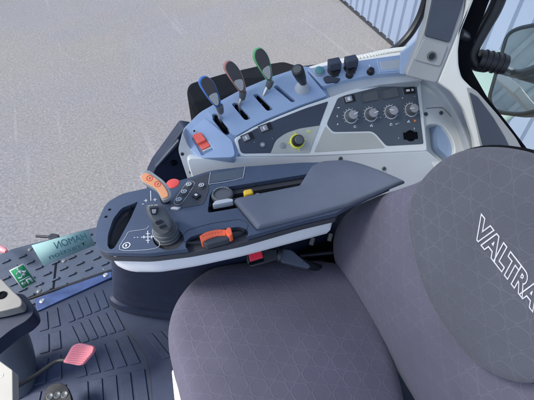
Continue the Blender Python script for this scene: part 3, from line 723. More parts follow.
# ------------------------------------------------------------------ rear corner post and trim
pc = P(436, 78, .88)
PP = Pl(pc, (-.52, -.80, .28))
pil = thing('corner_post', (pc.x, pc.y, 0), 'grey rear corner post with a black display panel and pale edge trim', 'post')
slab('post_shell', rnd([(436, -40, 0), (470, -40, 0), (463, 20), (450, 52), (437, 84, 4), (405, 76, 4), (410, 64), (418, 44), (426, 22)], 5), PP, 0, .035, 'warm_grey', pil, .004, 3)
slab('black_panel', rnd([(437, -38, 0), (470, -38, 0), (464, 0), (449.5, 43, 3), (424.4, 36.2, 3), (432, 0)], 3), PP, .004, .01, 'panel_navy', pil, .002)
slab('lower_cover', rnd([(423.4, 38.6, 3), (448.4, 45.6, 3), (440.5, 66.5, 3), (435.6, 66, 3), (413.5, 60, 3)], 3), PP, .003, .01, 'warm_grey', pil, .002)
f = fr(PP, 431.2, 55.8, 436, 57, off=.003); k = lathe('round_plug', f, [(.0105, 0), (.0100, .004), (.0070, .005), (.0060, .002)], 'knob_grey', pil, 22)
lathe('core', f, [(.0055, .002), (.0050, .0045), (.003, .005)], 'black_plastic', k, 16)
slab('edge_trim', rnd([(470, -40, 0), (486, -40, 0), (474, 0), (461, 32), (458.5, 50), (459, 66), (462, 78), (476, 92, 4), (488, 125), (500, 175, 0), (478, 175, 0), (474, 140), (464, 110), (452, 93), (437, 82.5, 2), (450, 50), (465, 10)], 4), PP.off(-.012), .010, .02, 'off_white', pil, .006, 4)
slab('shelf_wing', rnd([(401, 53, 2), (412, 45), (425, 30, 1), (424, 60), (412, 74, 1), (400, 74, 1)], 3), PP.off(-.03), 0, .015, 'console_sky_tinted', pil, .003)

# seal of the rear quarter window
sealp = PP.off(-.055)
sx = thing('rear_quarter_window', sealp.hit(480, 80), 'green tinted rear quarter glass in a thick black rubber frame behind the corner post', 'window')
slab('frame', rnd([(468, -45, 0), (512, -45, 0), (490, 0), (478, 32), (470, 56), (472, 70), (488, 98), (507, 122), (536, 160), (560, 200, 0), (480, 200, 0), (478, 140), (462, 100), (452, 70), (452, 50)], 5), sealp, 0, .03, 'near_black', sx, .004, 3)
bm = bmesh.new(); bm.faces.new([bm.verts.new(sealp.hit(u, v, -.09)) for u, v in ((500, -45), (700, -45), (700, 230), (560, 230), (500, 120), (468, 66), (474, 30))]); link('pane', bm, 'green_glass', sx, 0)
# dark wedge trim with a pale rim
WP = PP.off(-.01)
wd = thing('wedge_trim', WP.hit(480, 110), 'dark wedge shaped trim with a pale rim beside the seat back', 'trim panel')
slab('rim', rnd([(466.5, 87, 2), (476, 90, 4), (497, 114), (516, 138), (545, 190, 0), (490, 190, 0), (477, 130)], 3), WP, .010, .03, 'warm_grey', wd, .004, 3)
slab('infill', rnd([(469.5, 92, 2), (478, 97, 2), (493, 117), (505, 137), (530, 190, 0), (494, 190, 0), (480, 135)], 3), WP, .0125, .0, 'panel_navy', wd, .002)

# ------------------------------------------------------------------ outside: fender, sill ledge, box
tf = thing('rear_fender', P(520, 120, -.1), 'pale teal rear fender seen through the quarter glass', 'fender')
bm = bmesh.new(); rows = []
cx_, cz_ = 2.5, -.62
for i in range(15):
    a_ = R(180 - i * 12); r_ = .85
    rows.append([Vector((cx_ + r_ * math.cos(a_), 1.15, cz_ + r_ * math.sin(a_))), Vector((cx_ + (r_ + .02) * math.cos(a_), 1.19, cz_ + (r_ + .02) * math.sin(a_))), Vector((cx_ + (r_ + .02) * math.cos(a_), 1.62, cz_ + (r_ + .02) * math.sin(a_))), Vector((cx_ + (r_ - .04) * math.cos(a_), 1.68, cz_ + (r_ - .04) * math.sin(a_)))])
ring_prism(bm, rows, False, False, closed=False); o = link('shell', bm, 'teal_paint', tf, 40, sub=1)
s_ = o.modifiers.new('solid', 'SOLIDIFY'); s_.thickness = .02

lg = thing('window_ledge', P(360, 58, .78), 'curved cream ledge with a fine ribbed edge running under the side window', 'ledge')
LG = zpl(.79)
slab('ledge', [tuple(p) for p in crv([(296, 70), (330, 60.5), (362, 53.8), (392, 47.6), (420, 45)], 5)] + [(424, 60)] + [tuple(p) for p in crv([(410, 60), (375, 62), (340, 70), (300, 84)], 5)], LG, 0, .03, 'off_white', lg, .004, 3)
bm = bmesh.new(); cc = crv([(352, 59.2), (375, 54.8), (392, 51.8), (404, 50.4)], 8)
for i, p in enumerate(cc): bx_bm(bm, fr(LG, p.x, p.y, p.x + 3, p.y - .6), (0, 0, .001), (.003, .016, .005))
link('ribbed_edge', bm, 'off_white', lg, 0)
bb = thing('storage_bin', P(240, 95, .70), 'black open topped bin between the levers and the side window', 'bin')
BZ = zpl(.66)
o = slab('bin', rnd([(186, 92, 5), (188, 83, 5), (222, 73), (262, 64), (284, 60.5), (301, 66, 3), (306, 74), (300, 84), (215, 126), (200, 122, 6)], 5), BZ, 0, .16, 'near_black', bb, .012, 4)
slab('lid_panel', rnd([(196, 92, 4), (197, 87, 4), (260, 70), (284, 66, 3), (292, 72), (230, 103), (206, 112, 5)], 4), BZ, .002, 0, 'near_black', bb, .0015)

# ------------------------------------------------------------------ wing mirror
mc = Vector((.9, 1.45, .9))
_r = ray(515, 72).normalized()
MPl = Pl(PP.hit(515, 72) + ray(515, 72) * .25, -_r + Vector((-.62, .77, .10)).normalized())
wm = thing('wing_mirror', MPl.hit(515, 72), 'rectangular wing mirror with rounded corners on a black tube arm', 'mirror')
mo_ = [(507, 33, 8), (518, 27, 8), (552, 21, 8), (566, 40, 8), (556, 108, 8), (520, 116, 8), (494, 113, 9), (488, 100, 6)]
slab('housing', rnd(mo_, 6), MPl, 0, .05, 'black_plastic', wm, .010, 4)
def shr(pts, d_):
    cx = sum(p[0] for p in pts) / len(pts); cy = sum(p[1] for p in pts) / len(pts); out = []
    for p in pts:
        v = Vector((p[0] - cx, p[1] - cy)); v = v * (1 - d_ / v.length); out.append((cx + v.x, cy + v.y, p[2]))
    return out
slab('mirror_glass', rnd(shr(mo_, 2.4), 6), MPl, .0025, 0, 'mirror_silver', wm, 0)
AP = PP.off(-.10)
rim_ = [MPl.hit(u, v, .001) for u, v in rnd(shr(mo_, 1.4), 6)]
tube('rim', rim_ + rim_[:1], .0065, 'black_plastic', wm, 10)
arm = [AP.hit(*p) for p in ((512, -40), (497, 4), (484, 28), (473, 48), (471, 57), (476, 64), (486, 66))]
tube('arm', crv(arm, 5), .0165, 'black_gloss', wm, 18)
tube('inner_rod', crv([AP.hit(*p, off=.0) for p in ((492, -30), (481, 14), (474, 33), (466, 46))], 4), .005, 'knob_grey', wm, 10)
tube('bracket', [PP.off(-.02).hit(459, 33), AP.hit(472, 41)], .012, 'black_plastic', wm, 12)
ck = [AP.hit(478, 59), AP.hit(492, 62), AP.hit(505, 65)]
tube('clamp', ck, .024, 'black_plastic', wm, 18)
bm = bmesh.new()
for i in range(4): p = ck[0].lerp(ck[2], .2 + i * .2); q_ = ck[0].lerp(ck[2], .24 + i * .2); tube_bm(bm, [p, q_], .0265, 18)
link('clamp_rib', bm, 'black_plastic', wm, 40)
tube('cross_tube', crv([AP.hit(500, 68), MPl.hit(510, 72, .03), MPl.hit(522, 73.5, .035), MPl.hit(540, 67, .03), MPl.hit(556, 58, .01)], 5), .013, 'black_gloss', wm, 16)

md_ = Vector((-.62, .77, .0)).normalized(); mo3 = MPl.hit(515, 80)  # shed and machine added out of view, only to fill the mirror reflection
def shed_pt(k, s, z): q = mo3 + md_ * k + Vector((-md_.y, md_.x, 0)) * s; return Vector((q.x, q.y, z))
sh = thing('reflection_shed', shed_pt(14, 0, GZ), 'added grey shed wall of broad ribs under a pale roof edge, for the wing mirror reflection', 'shed')
bm = bmesh.new(); pr = []
for i in range(30):
    s_ = -9 + i * .62
    for ds, dep in ((0, 0), (.40, 0), (.43, .14), (.58, .14)): pr.append((s_ + ds, dep))
lo_ = [shed_pt(14 - dp, s_, GZ) for s_, dp in pr] + [shed_pt(14.5, pr[-1][0], GZ), shed_pt(14.5, pr[0][0], GZ)]
ring_prism(bm, [lo_, [Vector((p.x, p.y, 3.6)) for p in lo_]]); link('wall', bm, 'shed_grey', sh, 20)
bm = bmesh.new(); K = [shed_pt(13.2, -9.4, 3.6), shed_pt(13.2, 9.6, 3.6), shed_pt(15, 9.6, 3.6), shed_pt(15, -9.4, 3.6)]
ring_prism(bm, [K, [p + Vector((0, 0, .5)) for p in K]]); link('fascia', bm, 'off_white', sh, 20)
hd_ = thing('reflection_machine', shed_pt(11, 0, GZ), 'added white machine body with a teal rail, for the wing mirror reflection', 'machine')  # invented body, stands in for the white reflection in the mirror
bm = bmesh.new(); K = [shed_pt(11, -1.1, GZ), shed_pt(11, .9, GZ), shed_pt(11, .9, .5), shed_pt(11, .4, .95), shed_pt(11, -1.1, .75)]
ring_prism(bm, [K, [p + md_ * 1.2 for p in K]]); link('panel', bm, 'white_side', hd_, 30, bev=.10, seg=4)
tube('rail', [shed_pt(10.8, -2.2, -.3), shed_pt(10.8, 0, .0), shed_pt(10.8, 2.0, .5)], .12, 'teal_paint', hd_, 16)
# ------------------------------------------------------------------ SEAT
seat = thing('driver_seat', (.25, .28, 0), 'tractor seat in dark mauve grey cloth with an embossed cell pattern', 'seat')
CP = Pl(P(300, 340, .50), (.04, .02, 1))
cush = crv([(168.5, 350), (169.5, 325), (177, 303), (192, 285), (213, 272.5), (245, 266), (282, 263.5), (318, 265), (342, 270), (358, 286), (378, 325), (393, 368), (406, 425), (412, 520), (400, 600), (330, 640), (235, 600), (204, 520), (190, 440), (181, 398), (173, 374)], 3, True)
pillow('cushion', [tuple(p) for p in cush], CP, [(.93, -.10), (.97, -.085), (.995, -.05), (1.0, -.015), (.992, .012), (.97, .030), (.93, .042), (.87, .050)], 'seat_fabric', seat, (300, 400), dome=.014, sub=1)
tube('cushion_piping', [CP.hit(*p) - CP.n * .085 for p in cush + [cush[0]]], .004, 'near_black', seat, 8)
slab('side_shield', rnd([(171.5, 370, 2), (176, 367, 3), (196, 400), (215, 470, 0), (190, 480, 0), (174.5, 400)], 3), CP.off(-.07), 0, .12, 'white_side', seat, .004)
slab('seat_pan', rnd([(176, 380, 6), (180, 310, 12), (215, 282, 12), (345, 280, 12), (420, 400), (440, 520), (250, 560), (195, 500)], 10), CP.off(-.09), 0, .12, 'navy_housing', seat, .01)
c0 = P(345, 275, .53); c1 = P(418, 400, .53)
dl = (c1 - c0).normalized(); rr_ = Vector((-dl.y, dl.x, 0)); 
if rr_.x < 0: rr_ = -rr_
upv = rr_ * math.sin(R(17)) + Vector((0, 0, math.cos(R(17)))); BP = Pl(c0 + rr_ * .015, dl.cross(upv))
back = crv([(352, 284), (338, 266), (333, 250), (334, 232), (342, 216), (358, 203), (385, 191), (415, 181), (450, 166), (500, 160), (580, 178), (650, 240), (680, 340), (640, 460), (560, 520), (480, 490), (424, 412), (385, 342)], 3, True)
pillow('backrest', [tuple(p) for p in back], BP, [(.92, -.10), (.97, -.09), (.995, -.06), (1.0, -.03), (.995, -.008), (.98, .006), (.95, .016), (.90, .022)], 'seat_fabric', seat, (500, 330), dome=.02, sub=1)
UPl = BP.off(.062)
upad = crv([(412, 225), (411.5, 208), (416, 192), (427, 176), (443, 160), (460, 151), (482, 147), (508, 149), (534, 156), (575, 178), (612, 225), (620, 290), (600, 345), (570, 375), (534, 384), (506, 378), (480, 362), (455, 335), (432, 298), (418, 258)], 3, True)
upo = pillow('upper_pad', [tuple(p) for p in upad], UPl, [(.95, -.075), (.975, -.050), (.995, -.030), (1.0, -.015), (.996, -.002), (.982, .009), (.955, .017), (.92, .021)], 'seat_fabric_upper', seat, (510, 265), dome=.008, sub=1)
tx_ = bpy.data.textures.new('cloth_sag', 'CLOUDS'); tx_.noise_scale = .16
for o_ in [c for c in seat.children if c.name.split('.')[0] in ('cushion', 'backrest', 'upper_pad')]:
    dm = o_.modifiers.new('sag', 'DISPLACE'); dm.texture = tx_; dm.texture_coords = 'GLOBAL'; dm.mid_level = .5; dm.strength = .004 if o_.name == 'upper_pad' else .011
ub_ = [UPl.hit(*p) for p in upad]; uc_ = UPl.hit(510, 265)
tube('seam', [uc_ + (p - uc_) * 1.004 - UPl.n * .020 for p in ub_ + ub_[:1]], .0035, 'near_black', upo, 8)
bpy.context.view_layer.update()
dg = bpy.context.evaluated_depsgraph_get(); me_ = upo.evaluated_get(dg).to_mesh(); mw = upo.matrix_world
bv = BVHTree.FromPolygons([mw @ v.co for v in me_.vertices], [tuple(p.vertices) for p in me_.polygons])
def onpad(u, v, off=.0006):
    d_ = ray(u, v).normalized(); h = bv.ray_cast(CAM, d_)
    return (h[0] + h[1] * off * (1 if h[1].dot(d_) < 0 else -1)) if h[0] is not None else UPl.hit(u, v)
tx0, tX, tY = Vector((470.5, 232.5)), Vector((63, 81)), Vector((11, -20))
def tmap(x, y, z):
    p = tx0 + tX * x + tY * y; return onpad(p.x, p.y, .0008 + max(0, z) * .02)
link('lettering', text_bm('VALTRA', tmap, outline=.031, offset=.05, space=.98), 'thread', upo, 0)

# ------------------------------------------------------------------ ARMREST
AZ_ = .74
HP = pl3(P(100, 245, .735), P(150, 190, .735), P(300, 215, .755))
ar = thing('armrest', P(230, 215, .3), 'charcoal armrest console tinted with reflected sky blue, with joystick, padded elbow rest and silver lower trim', 'armrest')
near = [(95, 244, 6), (97, 254, 5), (106, 259, 5), (148, 260), (190, 255), (240, 245), (300, 228), (336, 219.5, 1), (350, 211.5, 1), (368, 203.2, 1), (391, 193.2, 2)]
far_ = [(372, 170, 3), (352, 162), (300, 162.5), (240, 167), (210, 170.5), (185, 179, 4), (150, 187.5), (122, 193.5, 6), (106, 203, 6), (97, 222, 6)]
topo = rnd([(p[0], p[1] - 6.5, *(p[2:])) for p in near] + far_, 8, 5)
th = slab('top_shell', topo, HP, .0, .011, 'charcoal_plastic', ar, .005, 4)
handle = rnd([(135.5, 194.5, 2), (130.5, 197, 2), (119, 201), (110, 212), (104.5, 228), (104, 239, 2), (107, 243, 2), (111, 241, 2), (117, 231), (128, 211)], 4)
tray = rnd([(208.5, 187.5, 2), (214, 182), (312, 166.3, 2), (298, 188.5, 2), (233, 201.5, 2), (206, 206, 3)], 2)
joyh = [(163.5 + 17 * math.cos(a_ * .2618) * .93 + 2.5, 232.5 + 11.3 * math.sin(a_ * .2618) - 1) for a_ in range(24)]
orec = rnd([(184, 242.5, 4), (183, 236, 4), (188, 230, 4), (210, 224), (238, 219.6, 4), (247.5, 222.5, 4), (247, 229.5, 4), (236, 234), (205, 241, 5)], 5)
cut(th, [(handle, HP, .02, .05), (tray, HP, .02, .05), (joyh, HP, .02, .05), (orec, HP, .02, .05)])
drop('tray_floor', tray, HP, .048, .053, 'near_black', ar, 0)
bm = bmesh.new(); tb = [HP.hit(*p) for p in tray]; ring_prism(bm, [[p - HP.n * .004 for p in tb], [p - HP.n * .055 for p in tb]], False, False); o = link('tray_wall', bm, 'black_plastic', ar, 30)
# body below with the same opening, split into dark band and silver keel
def offset_out(k, dy): return rnd([(p[0], p[1] - 6.5 + dy, *(p[2:])) for p in near] + far_, 8, 5)
bdo = rnd([(p[0], p[1] - 6.5, *(p[2:])) for p in near[:8]] + [(341, 200, 1), (341, 166, 1)] + far_[2:], 8, 5)
bd = drop('side_band', bdo, HP, .0135, .026, 'dark_band', ar, .003)
cut(bd, [(handle, HP, .03, .09), (tray, HP, .03, .085)])
keel = rnd([(102, 236, 6), (106, 246, 6), (120, 250), (150, 250), (190, 243.5), (240, 233), (300, 217.5), (332, 209.2, 1), (336, 196, 2), (330, 172), (300, 170), (215, 178), (150, 196), (118, 205, 6), (106, 220)], 8, 5)
kl = HP.off(-.035)
bm = bmesh.new(); bs = [HP.hit(*p) for p in keel]; cc_ = sum(bs, Vector()) / len(bs)
ring_prism(bm, [[cc_ + (p - cc_) * 1.0 - HP.n * .0265 for p in bs], [cc_ + (p - cc_) * 1.004 - HP.n * .045 for p in bs], [cc_ + (p - cc_) * 1.0 - HP.n * .064 for p in bs], [cc_ + (p - cc_) * .975 - HP.n * .074 for p in bs], [cc_ + (p - cc_) * .93 - HP.n * .078 for p in bs]])
o = link('silver_keel', bm, 'keel_silver', ar, 50, bev=.002); cut(o, [(tray, HP, .03, .125)])
bm = bmesh.new(); hb = [HP.hit(*p) for p in handle]; ring_prism(bm, [[p + (sum(hb, Vector()) / len(hb) - p) * -.01 - HP.n * .003 for p in hb], [p - HP.n * .055 for p in hb]], False, False)
link('grip_lining', bm, 'dark_band', ar, 30)
# elbow pad
pad = rnd([(233.5, 202, 2), (299, 189, 2), (311.5, 168.5, 3), (322, 163.5, 4), (345, 162, 5), (362, 166), (384, 174), (405, 183.4, 1), (396, 187, 1), (366, 199.6, 1), (350, 206.6, 2), (310, 217.5), (257, 230.5, 2)], 5, 4)
def padbuild(name, pts, h0, h1, m):
    bs_ = [HP.hit(u, v, h1) for u, v in pts]; c = sum(bs_, Vector()) / len(bs_); bm = bmesh.new()
    ring_prism(bm, [[p - HP.n * (h1 - h0) for p in bs_], [p - HP.n * .006 for p in bs_], [c + (p - c) * .99 - HP.n * .001 for p in bs_], [c + (p - c) * .975 for p in bs_]])
    return link(name, bm, m, ar, 50)
mat('pad_leather', (.095, .112, .155), .6, bump=.5, bscale=420, var=.1, dirt=.08)
pillow('elbow_pad', pad, HP, [(1.0, -.004), (1.0, .001), (.996, .0045), (.985, .0075), (.965, .0100), (.93, .0118)], 'pad_leather', ar, (318, 196), dome=.003, sub=1)
marks('panel_joint', [[(232.5, 201.5), (256.6, 230.5)]], HP, 'seam_dark', ar, .0016, .0008)
# framed screen blank
marks('screen_outline', [crv([(210.5, 172.5), (208.8, 184), (211, 184.2), (226, 182), (241, 178.6), (243, 177), (244.8, 167.6)], 2)], HP, 'silver_trim', ar, .0015, .0012)
slab('screen_blank', rnd([(211.4, 173.4, 1), (244, 168.4, 1), (241.6, 177.6, 1), (209.8, 183, 1)], 1), HP, .0008, 0, 'panel_slate', ar, 0)
# button field
slab('button_field', rnd([(180, 187.6, 5), (189, 179.6, 4), (209.5, 172.6, 3), (208.6, 192, 3), (203.6, 204.2, 3), (172.5, 209.4, 4), (169.5, 206, 4)], 3), HP, .0010, 0, 'dark_band', ar, .0006)
def button(u, v, r_=.0072, square=False):
    f = fr(HP, u, v, u + 4, v - 3, off=.001)
    if square:
        k = bx('button', f, (0, 0, .002), (.014, .017, .005), 'black_plastic', ar, .0015)
        bx('icon', f, (0, 0, .0047), (.005, .007, .0004), 'white_print', k, 0)
    else:
        k = lathe('button', f, [(r_ * 1.18, 0), (r_ * 1.15, .002), (r_, .0022), (r_ * .95, .005), (r_ * .7, .0054)], 'knob_grey', ar, 22)
        bm = bmesh.new(); ringmark(bm, f, r_ * .62, r_ * .22, 18, .0056)
        bx_bm(bm, f, (0, 0, .0056), (r_ * .35, r_ * .6, .0003)); link('icon', bm, 'white_print', k, 0)
for u, v in ((189.3, 186.2), (184.5, 193.4), (179.3, 201.4)): button(u, v)
button(201.8, 187); button(196.4, 196.6, square=True)
marks('button_outline', [crv([(176, 205), (174.6, 201), (186.5, 183.5), (190, 181.6), (194, 182.8), (193.4, 187), (182, 203.5), (176, 205)], 3)], HP, 'silver_trim', ar, .0011, .0016)
slab('chrome_slip', rnd([(170, 208), (173, 206.5), (181, 207), (178, 209)], 1), HP, .004, 0, 'silver_trim', ar, .001)
# red half disc at the far edge
f = fr(HP, 173, 183.5, 180, 182.5); lathe('red_wheel', f @ Matrix.Translation((0, 0, -.004)), [(.016, -.004), (.0165, .003), (.014, .006), (.008, .007)], 'red', ar, 26)
# ribbed dial and its silver saddle at the tray edge
DZ = HP.off(-.008)
f = fr(DZ, 222.5, 196.5, 230, 195)
k = lathe('thumb_dial', f, [(.0225, -.02), (.0235, .004), (.0225, .008), (.0190, .0095), (.0185, .006), (.012, .006)], 'knob_grey', ar, 30)
bm = bmesh.new()
for i in range(26): bx_bm(bm, f @ Matrix.Rotation(2 * math.pi * i / 26, 4, 'Z'), (.0235, 0, .002), (.0014, .0026, .010))
link('ribs', bm, 'knob_grey', k, 0)
bm = bmesh.new()
for i in range(9): bx_bm(bm, f @ Matrix.Rotation(R(40 + i * 12), 4, 'Z'), (.0206, 0, .0092), (.0012, .0022, .0004))
link('scale', bm, 'white_print', k, 0)
slab('dial_saddle', rnd([(213, 203.2, 2), (215, 200.6, 2), (228, 198.2, 2), (233, 198.8, 1), (233, 201, 1), (212, 205)], 3), HP, .004, .01, 'silver_trim', ar, .003)
tf_ = fr(HP, 248.5, 194.5, 255, 193.2, off=-.016)
k = bx('yellow_toggle', tf_, (0, 0, .012), (.021, .016, .028), 'yellow', ar, .005, 4)
bx('stem', tf_, (.004, 0, -.008), (.010, .010, .02), 'black_plastic', k, .002)
lathe('grey_cap', fr(HP, 257.5, 194.0, off=-.018), [(.010, -.01), (.010, .010), (.007, .014)], 'knob_cap', ar, 20)
# orange lever in its recess
bm = bmesh.new(); ob = [HP.hit(*p) for p in orec]; oc_ = sum(ob, Vector()) / len(ob)
ring_prism(bm, [[p + (p - oc_) * .02 - HP.n * -.001 for p in ob], [p - HP.n * .002 for p in ob], [oc_ + (p - oc_) * .9 - HP.n * .014 for p in ob], [oc_ + (p - oc_) * .7 - HP.n * .018 for p in ob]], False, True)
link('recess', bm, 'dark_band', ar, 50)
c_r = crv([(200, 240.5), (207, 236.4), (217, 233.2), (227, 233.6), (232, 236)], 4)
bk = slab('guard_arch', [tuple(p) for p in crv([(199.5, 240), (204, 234.5), (215, 230.4), (227, 230.8), (233, 235.4)], 4)] + [(226, 239.5), (206, 244.4)], HP, .004, .012, 'dark_band', ar, .003, 3)
oo = slab('orange_lever', [tuple(p) for p in crv([(199.2, 235.6), (206, 231.8), (216, 229.4), (226.4, 229.2)], 4)] + [(226, 234.8)] + [tuple(p) for p in crv([(217, 235.2), (208.5, 238), (201.4, 242.4)], 4)], HP, .007, .010, 'orange', ar, .002, 3)
slab('tab', rnd([(225.6, 229.4, 1), (228, 227, 1), (231, 227.6, 1), (232.4, 234, 1), (229.4, 235.8, 1), (226, 233.4, 1)], 1), HP, .011, .008, 'orange', oo, .002, 3)
bm = bmesh.new()
for i in range(7): bx_bm(bm, fr(HP, 203.6 + i * 3, 238.4 - i * .9 - (0 if i < 2 else .0) + (i > 3) * (i - 3) * .4, 210, 233, off=.0073), (0, 0, 0), (.003, .002, .0004))
link('print', bm, 'red_print', oo, 0)
# joystick: gaiter rings, neck, shaped head
f = fr(HP, 165.8, 231.5, off=-.004)
jy = lathe('joystick', f, [(.0290, -.03), (.0290, -.004), (.0270, -.002), (.0270, .002), (.0240, .003), (.0252, .008), (.0244, .011), (.0215, .012), (.0228, .017), (.0220, .020), (.0190, .021), (.0200, .026), (.0188, .030), (.015, .032)], 'knob_grey', ar, 34)
j0 = f.translation + HP.n * .022
j1 = P(162, 224.5, AZ_ + .055); j2 = P(156.5, 216.5, AZ_ + .078); j3 = P(151.5, 208.5, AZ_ + .088); j4 = P(150, 204.5, AZ_ + .083)
tube('neck', crv([j0, j0.lerp(j1, .5), j1], 3), [.0200, .0195, .0185, .018, .0175, .0175, .0175], 'knob_grey', jy, 20)
JH = Pl(P(157, 214, .83), CAM - P(157, 214, .83) + Vector((0, -.15, .1)))
hd = [(145, 205.5, 3), (150, 203.5, 4), (162, 204.5, 4), (168.5, 213, 5), (173.5, 223, 5), (172, 230, 6), (162.5, 231, 6), (155.5, 225, 5), (147.6, 216.5, 4)]
bs_ = [JH.hit(*p) for p in rnd(hd, 4)]; c_ = sum(bs_, Vector()) / len(bs_); bm = bmesh.new()
ring_prism(bm, [[c_ + (p - c_) * s_ + JH.n * h_ for p in bs_] for s_, h_ in ((.80, -.030), (.95, -.022), (1, -.008), (.98, .002), (.90, .009), (.78, .012))])
hdo = link('head', bm, 'knob_grey', jy, 40, sub=1)
jp = JH.off(.0140)
slab('thumb_key', rnd([(149.5, 208, 1), (158.6, 207.2, 1), (157.4, 214.8, 2), (151.4, 215.2, 2)], 1), jp, .002, .006, 'black_gloss', hdo, .001)
slab('thumb_rocker', rnd([(151.6, 209.4, 1), (156.6, 209, 1), (155.6, 213.4, 1), (152.6, 213.6, 1)], 1), jp, .0045, .002, 'knob_cap', hdo, .001)
slab('key', rnd([(154.4, 222.4, 1), (161, 219.8, 1), (164, 222.4, 1), (157.4, 225.4, 1)], 1), jp.off(-.001), .002, .006, 'black_gloss', hdo, .001)
slab('key', rnd([(158.4, 226.8, 1), (165.6, 224.2, 1), (168, 226.8, 1), (161, 229.4, 1)], 1), jp.off(-.004), .002, .006, 'black_gloss', hdo, .001)
marks('print', [[(148, 206), (150, 205.6)], [(151, 205.5), (153, 205.3)], [(154, 205.2), (157.5, 205)]], jp, 'white_print', hdo, .0009, .0006)
# printed travel diagrams on the shell
def P_(s): return s
mk = [[(141, 237.4), (154.5, 237)], [(147.8, 231), (148.2, 243.4)], [(134, 237.8), (135.4, 237.7)], [(137, 237.6), (138.5, 237.5)], [(146, 234), (150, 233.9)], [(146, 240.6), (150, 240.5)], [(144, 235.8), (144.1, 238.8)], [(151.6, 235.6), (151.8, 238.6)],
      ]
mk2 = [[(150.6, 191), (151, 201)], [(144, 201), (147.5, 200.6)], [(153, 200.2), (157, 199.6)], [(142, 204.4), (144, 204.2)], [(146, 199.4), (146.2, 202.4)], [(155, 198.4), (155.2, 201.4)]]
for q_ in (mk, mk2): marks('travel_diagram', q_, HP, 'white_print', ar, .0013, .0008)
marks('field_outline', [crv([(149, 225.8), (146, 229), (137, 230.6), (129, 232), (126, 236.5), (119.5, 249.6), (140, 250.4), (155, 248.5), (159.5, 245.6), (158.6, 241.4), (153.4, 236.6), (152.6, 230), (155, 226)], 3)], HP, 'grey_print', ar, .0010, .0007)
bm = bmesh.new(); f = fr(HP, 126.5, 245.6, 130, 245); ringmark(bm, f, .0062, .0016, 20, .0008); bx_bm(bm, f, (0, 0, .0008), (.0035, .0055, .0003)); link('lock_mark', bm, 'white_print', ar, 0)
marks('arrow', [[(172, 187.5), (178, 185.3)], [(175.6, 184.4), (178.6, 185.2)]], HP, 'white_print', ar, .0012, .0008)
for u, v in ((109.6, 209.6), (106, 216.8)): lathe('pin_hole', fr(HP, u, v), [(.0034, 0), (.003, .0006)], 'near_black', ar, 12)
# orange drive lever
OP = Pl(P(157, 186, AZ_ + .055), (-.15, -.45, .88))
DLo = [(139.6, 175.6), (143, 170.8), (149.5, 170.6), (157, 175.6), (165, 182), (170.6, 190.5), (171.6, 196.5), (167.6, 200), (162.6, 201), (159.6, 196), (156, 190.4), (149, 186.4), (142, 182)]
dlr = tube('drive_lever', [HP.hit(165, 199) - HP.n * .01, P(163, 193.5, AZ_ + .035)], [.011, .009], 'black_plastic', ar, 14)
bs_ = [OP.hit(*p) for p in crv(DLo, 4, True)]; c_ = sum(bs_, Vector()) / len(bs_); bm = bmesh.new()
ring_prism(bm, [[c_ + (p - c_) * s_ + OP.n * h_ for p in bs_] for s_, h_ in ((.86, -.020), (.98, -.013), (1, -.004), (.97, .002), (.93, .003))])
link('back_shell', bm, 'warm_grey', dlr, 50)
DLf = [(140.4, 176.6), (143.6, 172.6), (148, 173), (154.6, 177), (161, 182.4), (166, 188.6), (168.6, 195.6), (165, 198.2), (162.4, 198), (159.6, 193.6), (156.4, 189.2), (149.6, 184.8), (143, 181)]
slab('orange_face', [tuple(p) for p in crv(DLf, 4, True)], OP, .0058, .0, 'orange_pale', dlr, .001, shrink=.97)
bm = bmesh.new()
for u, v in ((150.2, 179.2), (158.2, 185.0)):
    f = fr(OP, u, v, u + 3, v + 2, off=.0058); ringmark(bm, f, .0050, .0015, 20, .0005); bx_bm(bm, f, (0, 0, .0005), (.0022, .005, .0003))
link('symbol', bm, 'red_print', dlr, 0)

# pedestal under the armrest
pd = thing('pedestal', P(190, 300, 0), 'dark navy plastic pedestal under the armrest standing on the floor mat', 'pedestal')
tp = [P(u, v, .64) for u, v in crv([(111, 250), (118, 240), (160, 225), (260, 205), (350, 190), (366, 196), (350, 206), (300, 226), (240, 243), (190, 254), (150, 260), (122, 259)], 4, True)]
bt = [P(u, v, .0) for u, v in crv([(113, 302), (122, 290), (160, 278), (230, 262), (300, 252), (325, 262), (325, 290), (290, 312), (240, 322), (200, 322), (162, 318), (127, 311.5)], 4, True)]
n_ = len(tp); bm = bmesh.new()
lv = [0, .06, .3, .6, .80, .825, .835, .85, .97, 1.0]; sc_ = [.985, 1.0, 1, 1, 1, .985, .985, 1.03, 1.045, 1.03]; cb = sum(bt, Vector()) / n_
rings = []
for t_, s_ in zip(lv, sc_):
    r_ = [tp[i].lerp(bt[i], t_) for i in range(n_)]; c = sum(r_, Vector()) / n_; rings.append([Vector((c.x + (p.x - c.x) * s_, c.y + (p.y - c.y) * s_, p.z)) for p in r_])
ring_prism(bm, rings); link('pedestal_shell', bm, 'navy_housing', pd, 40)

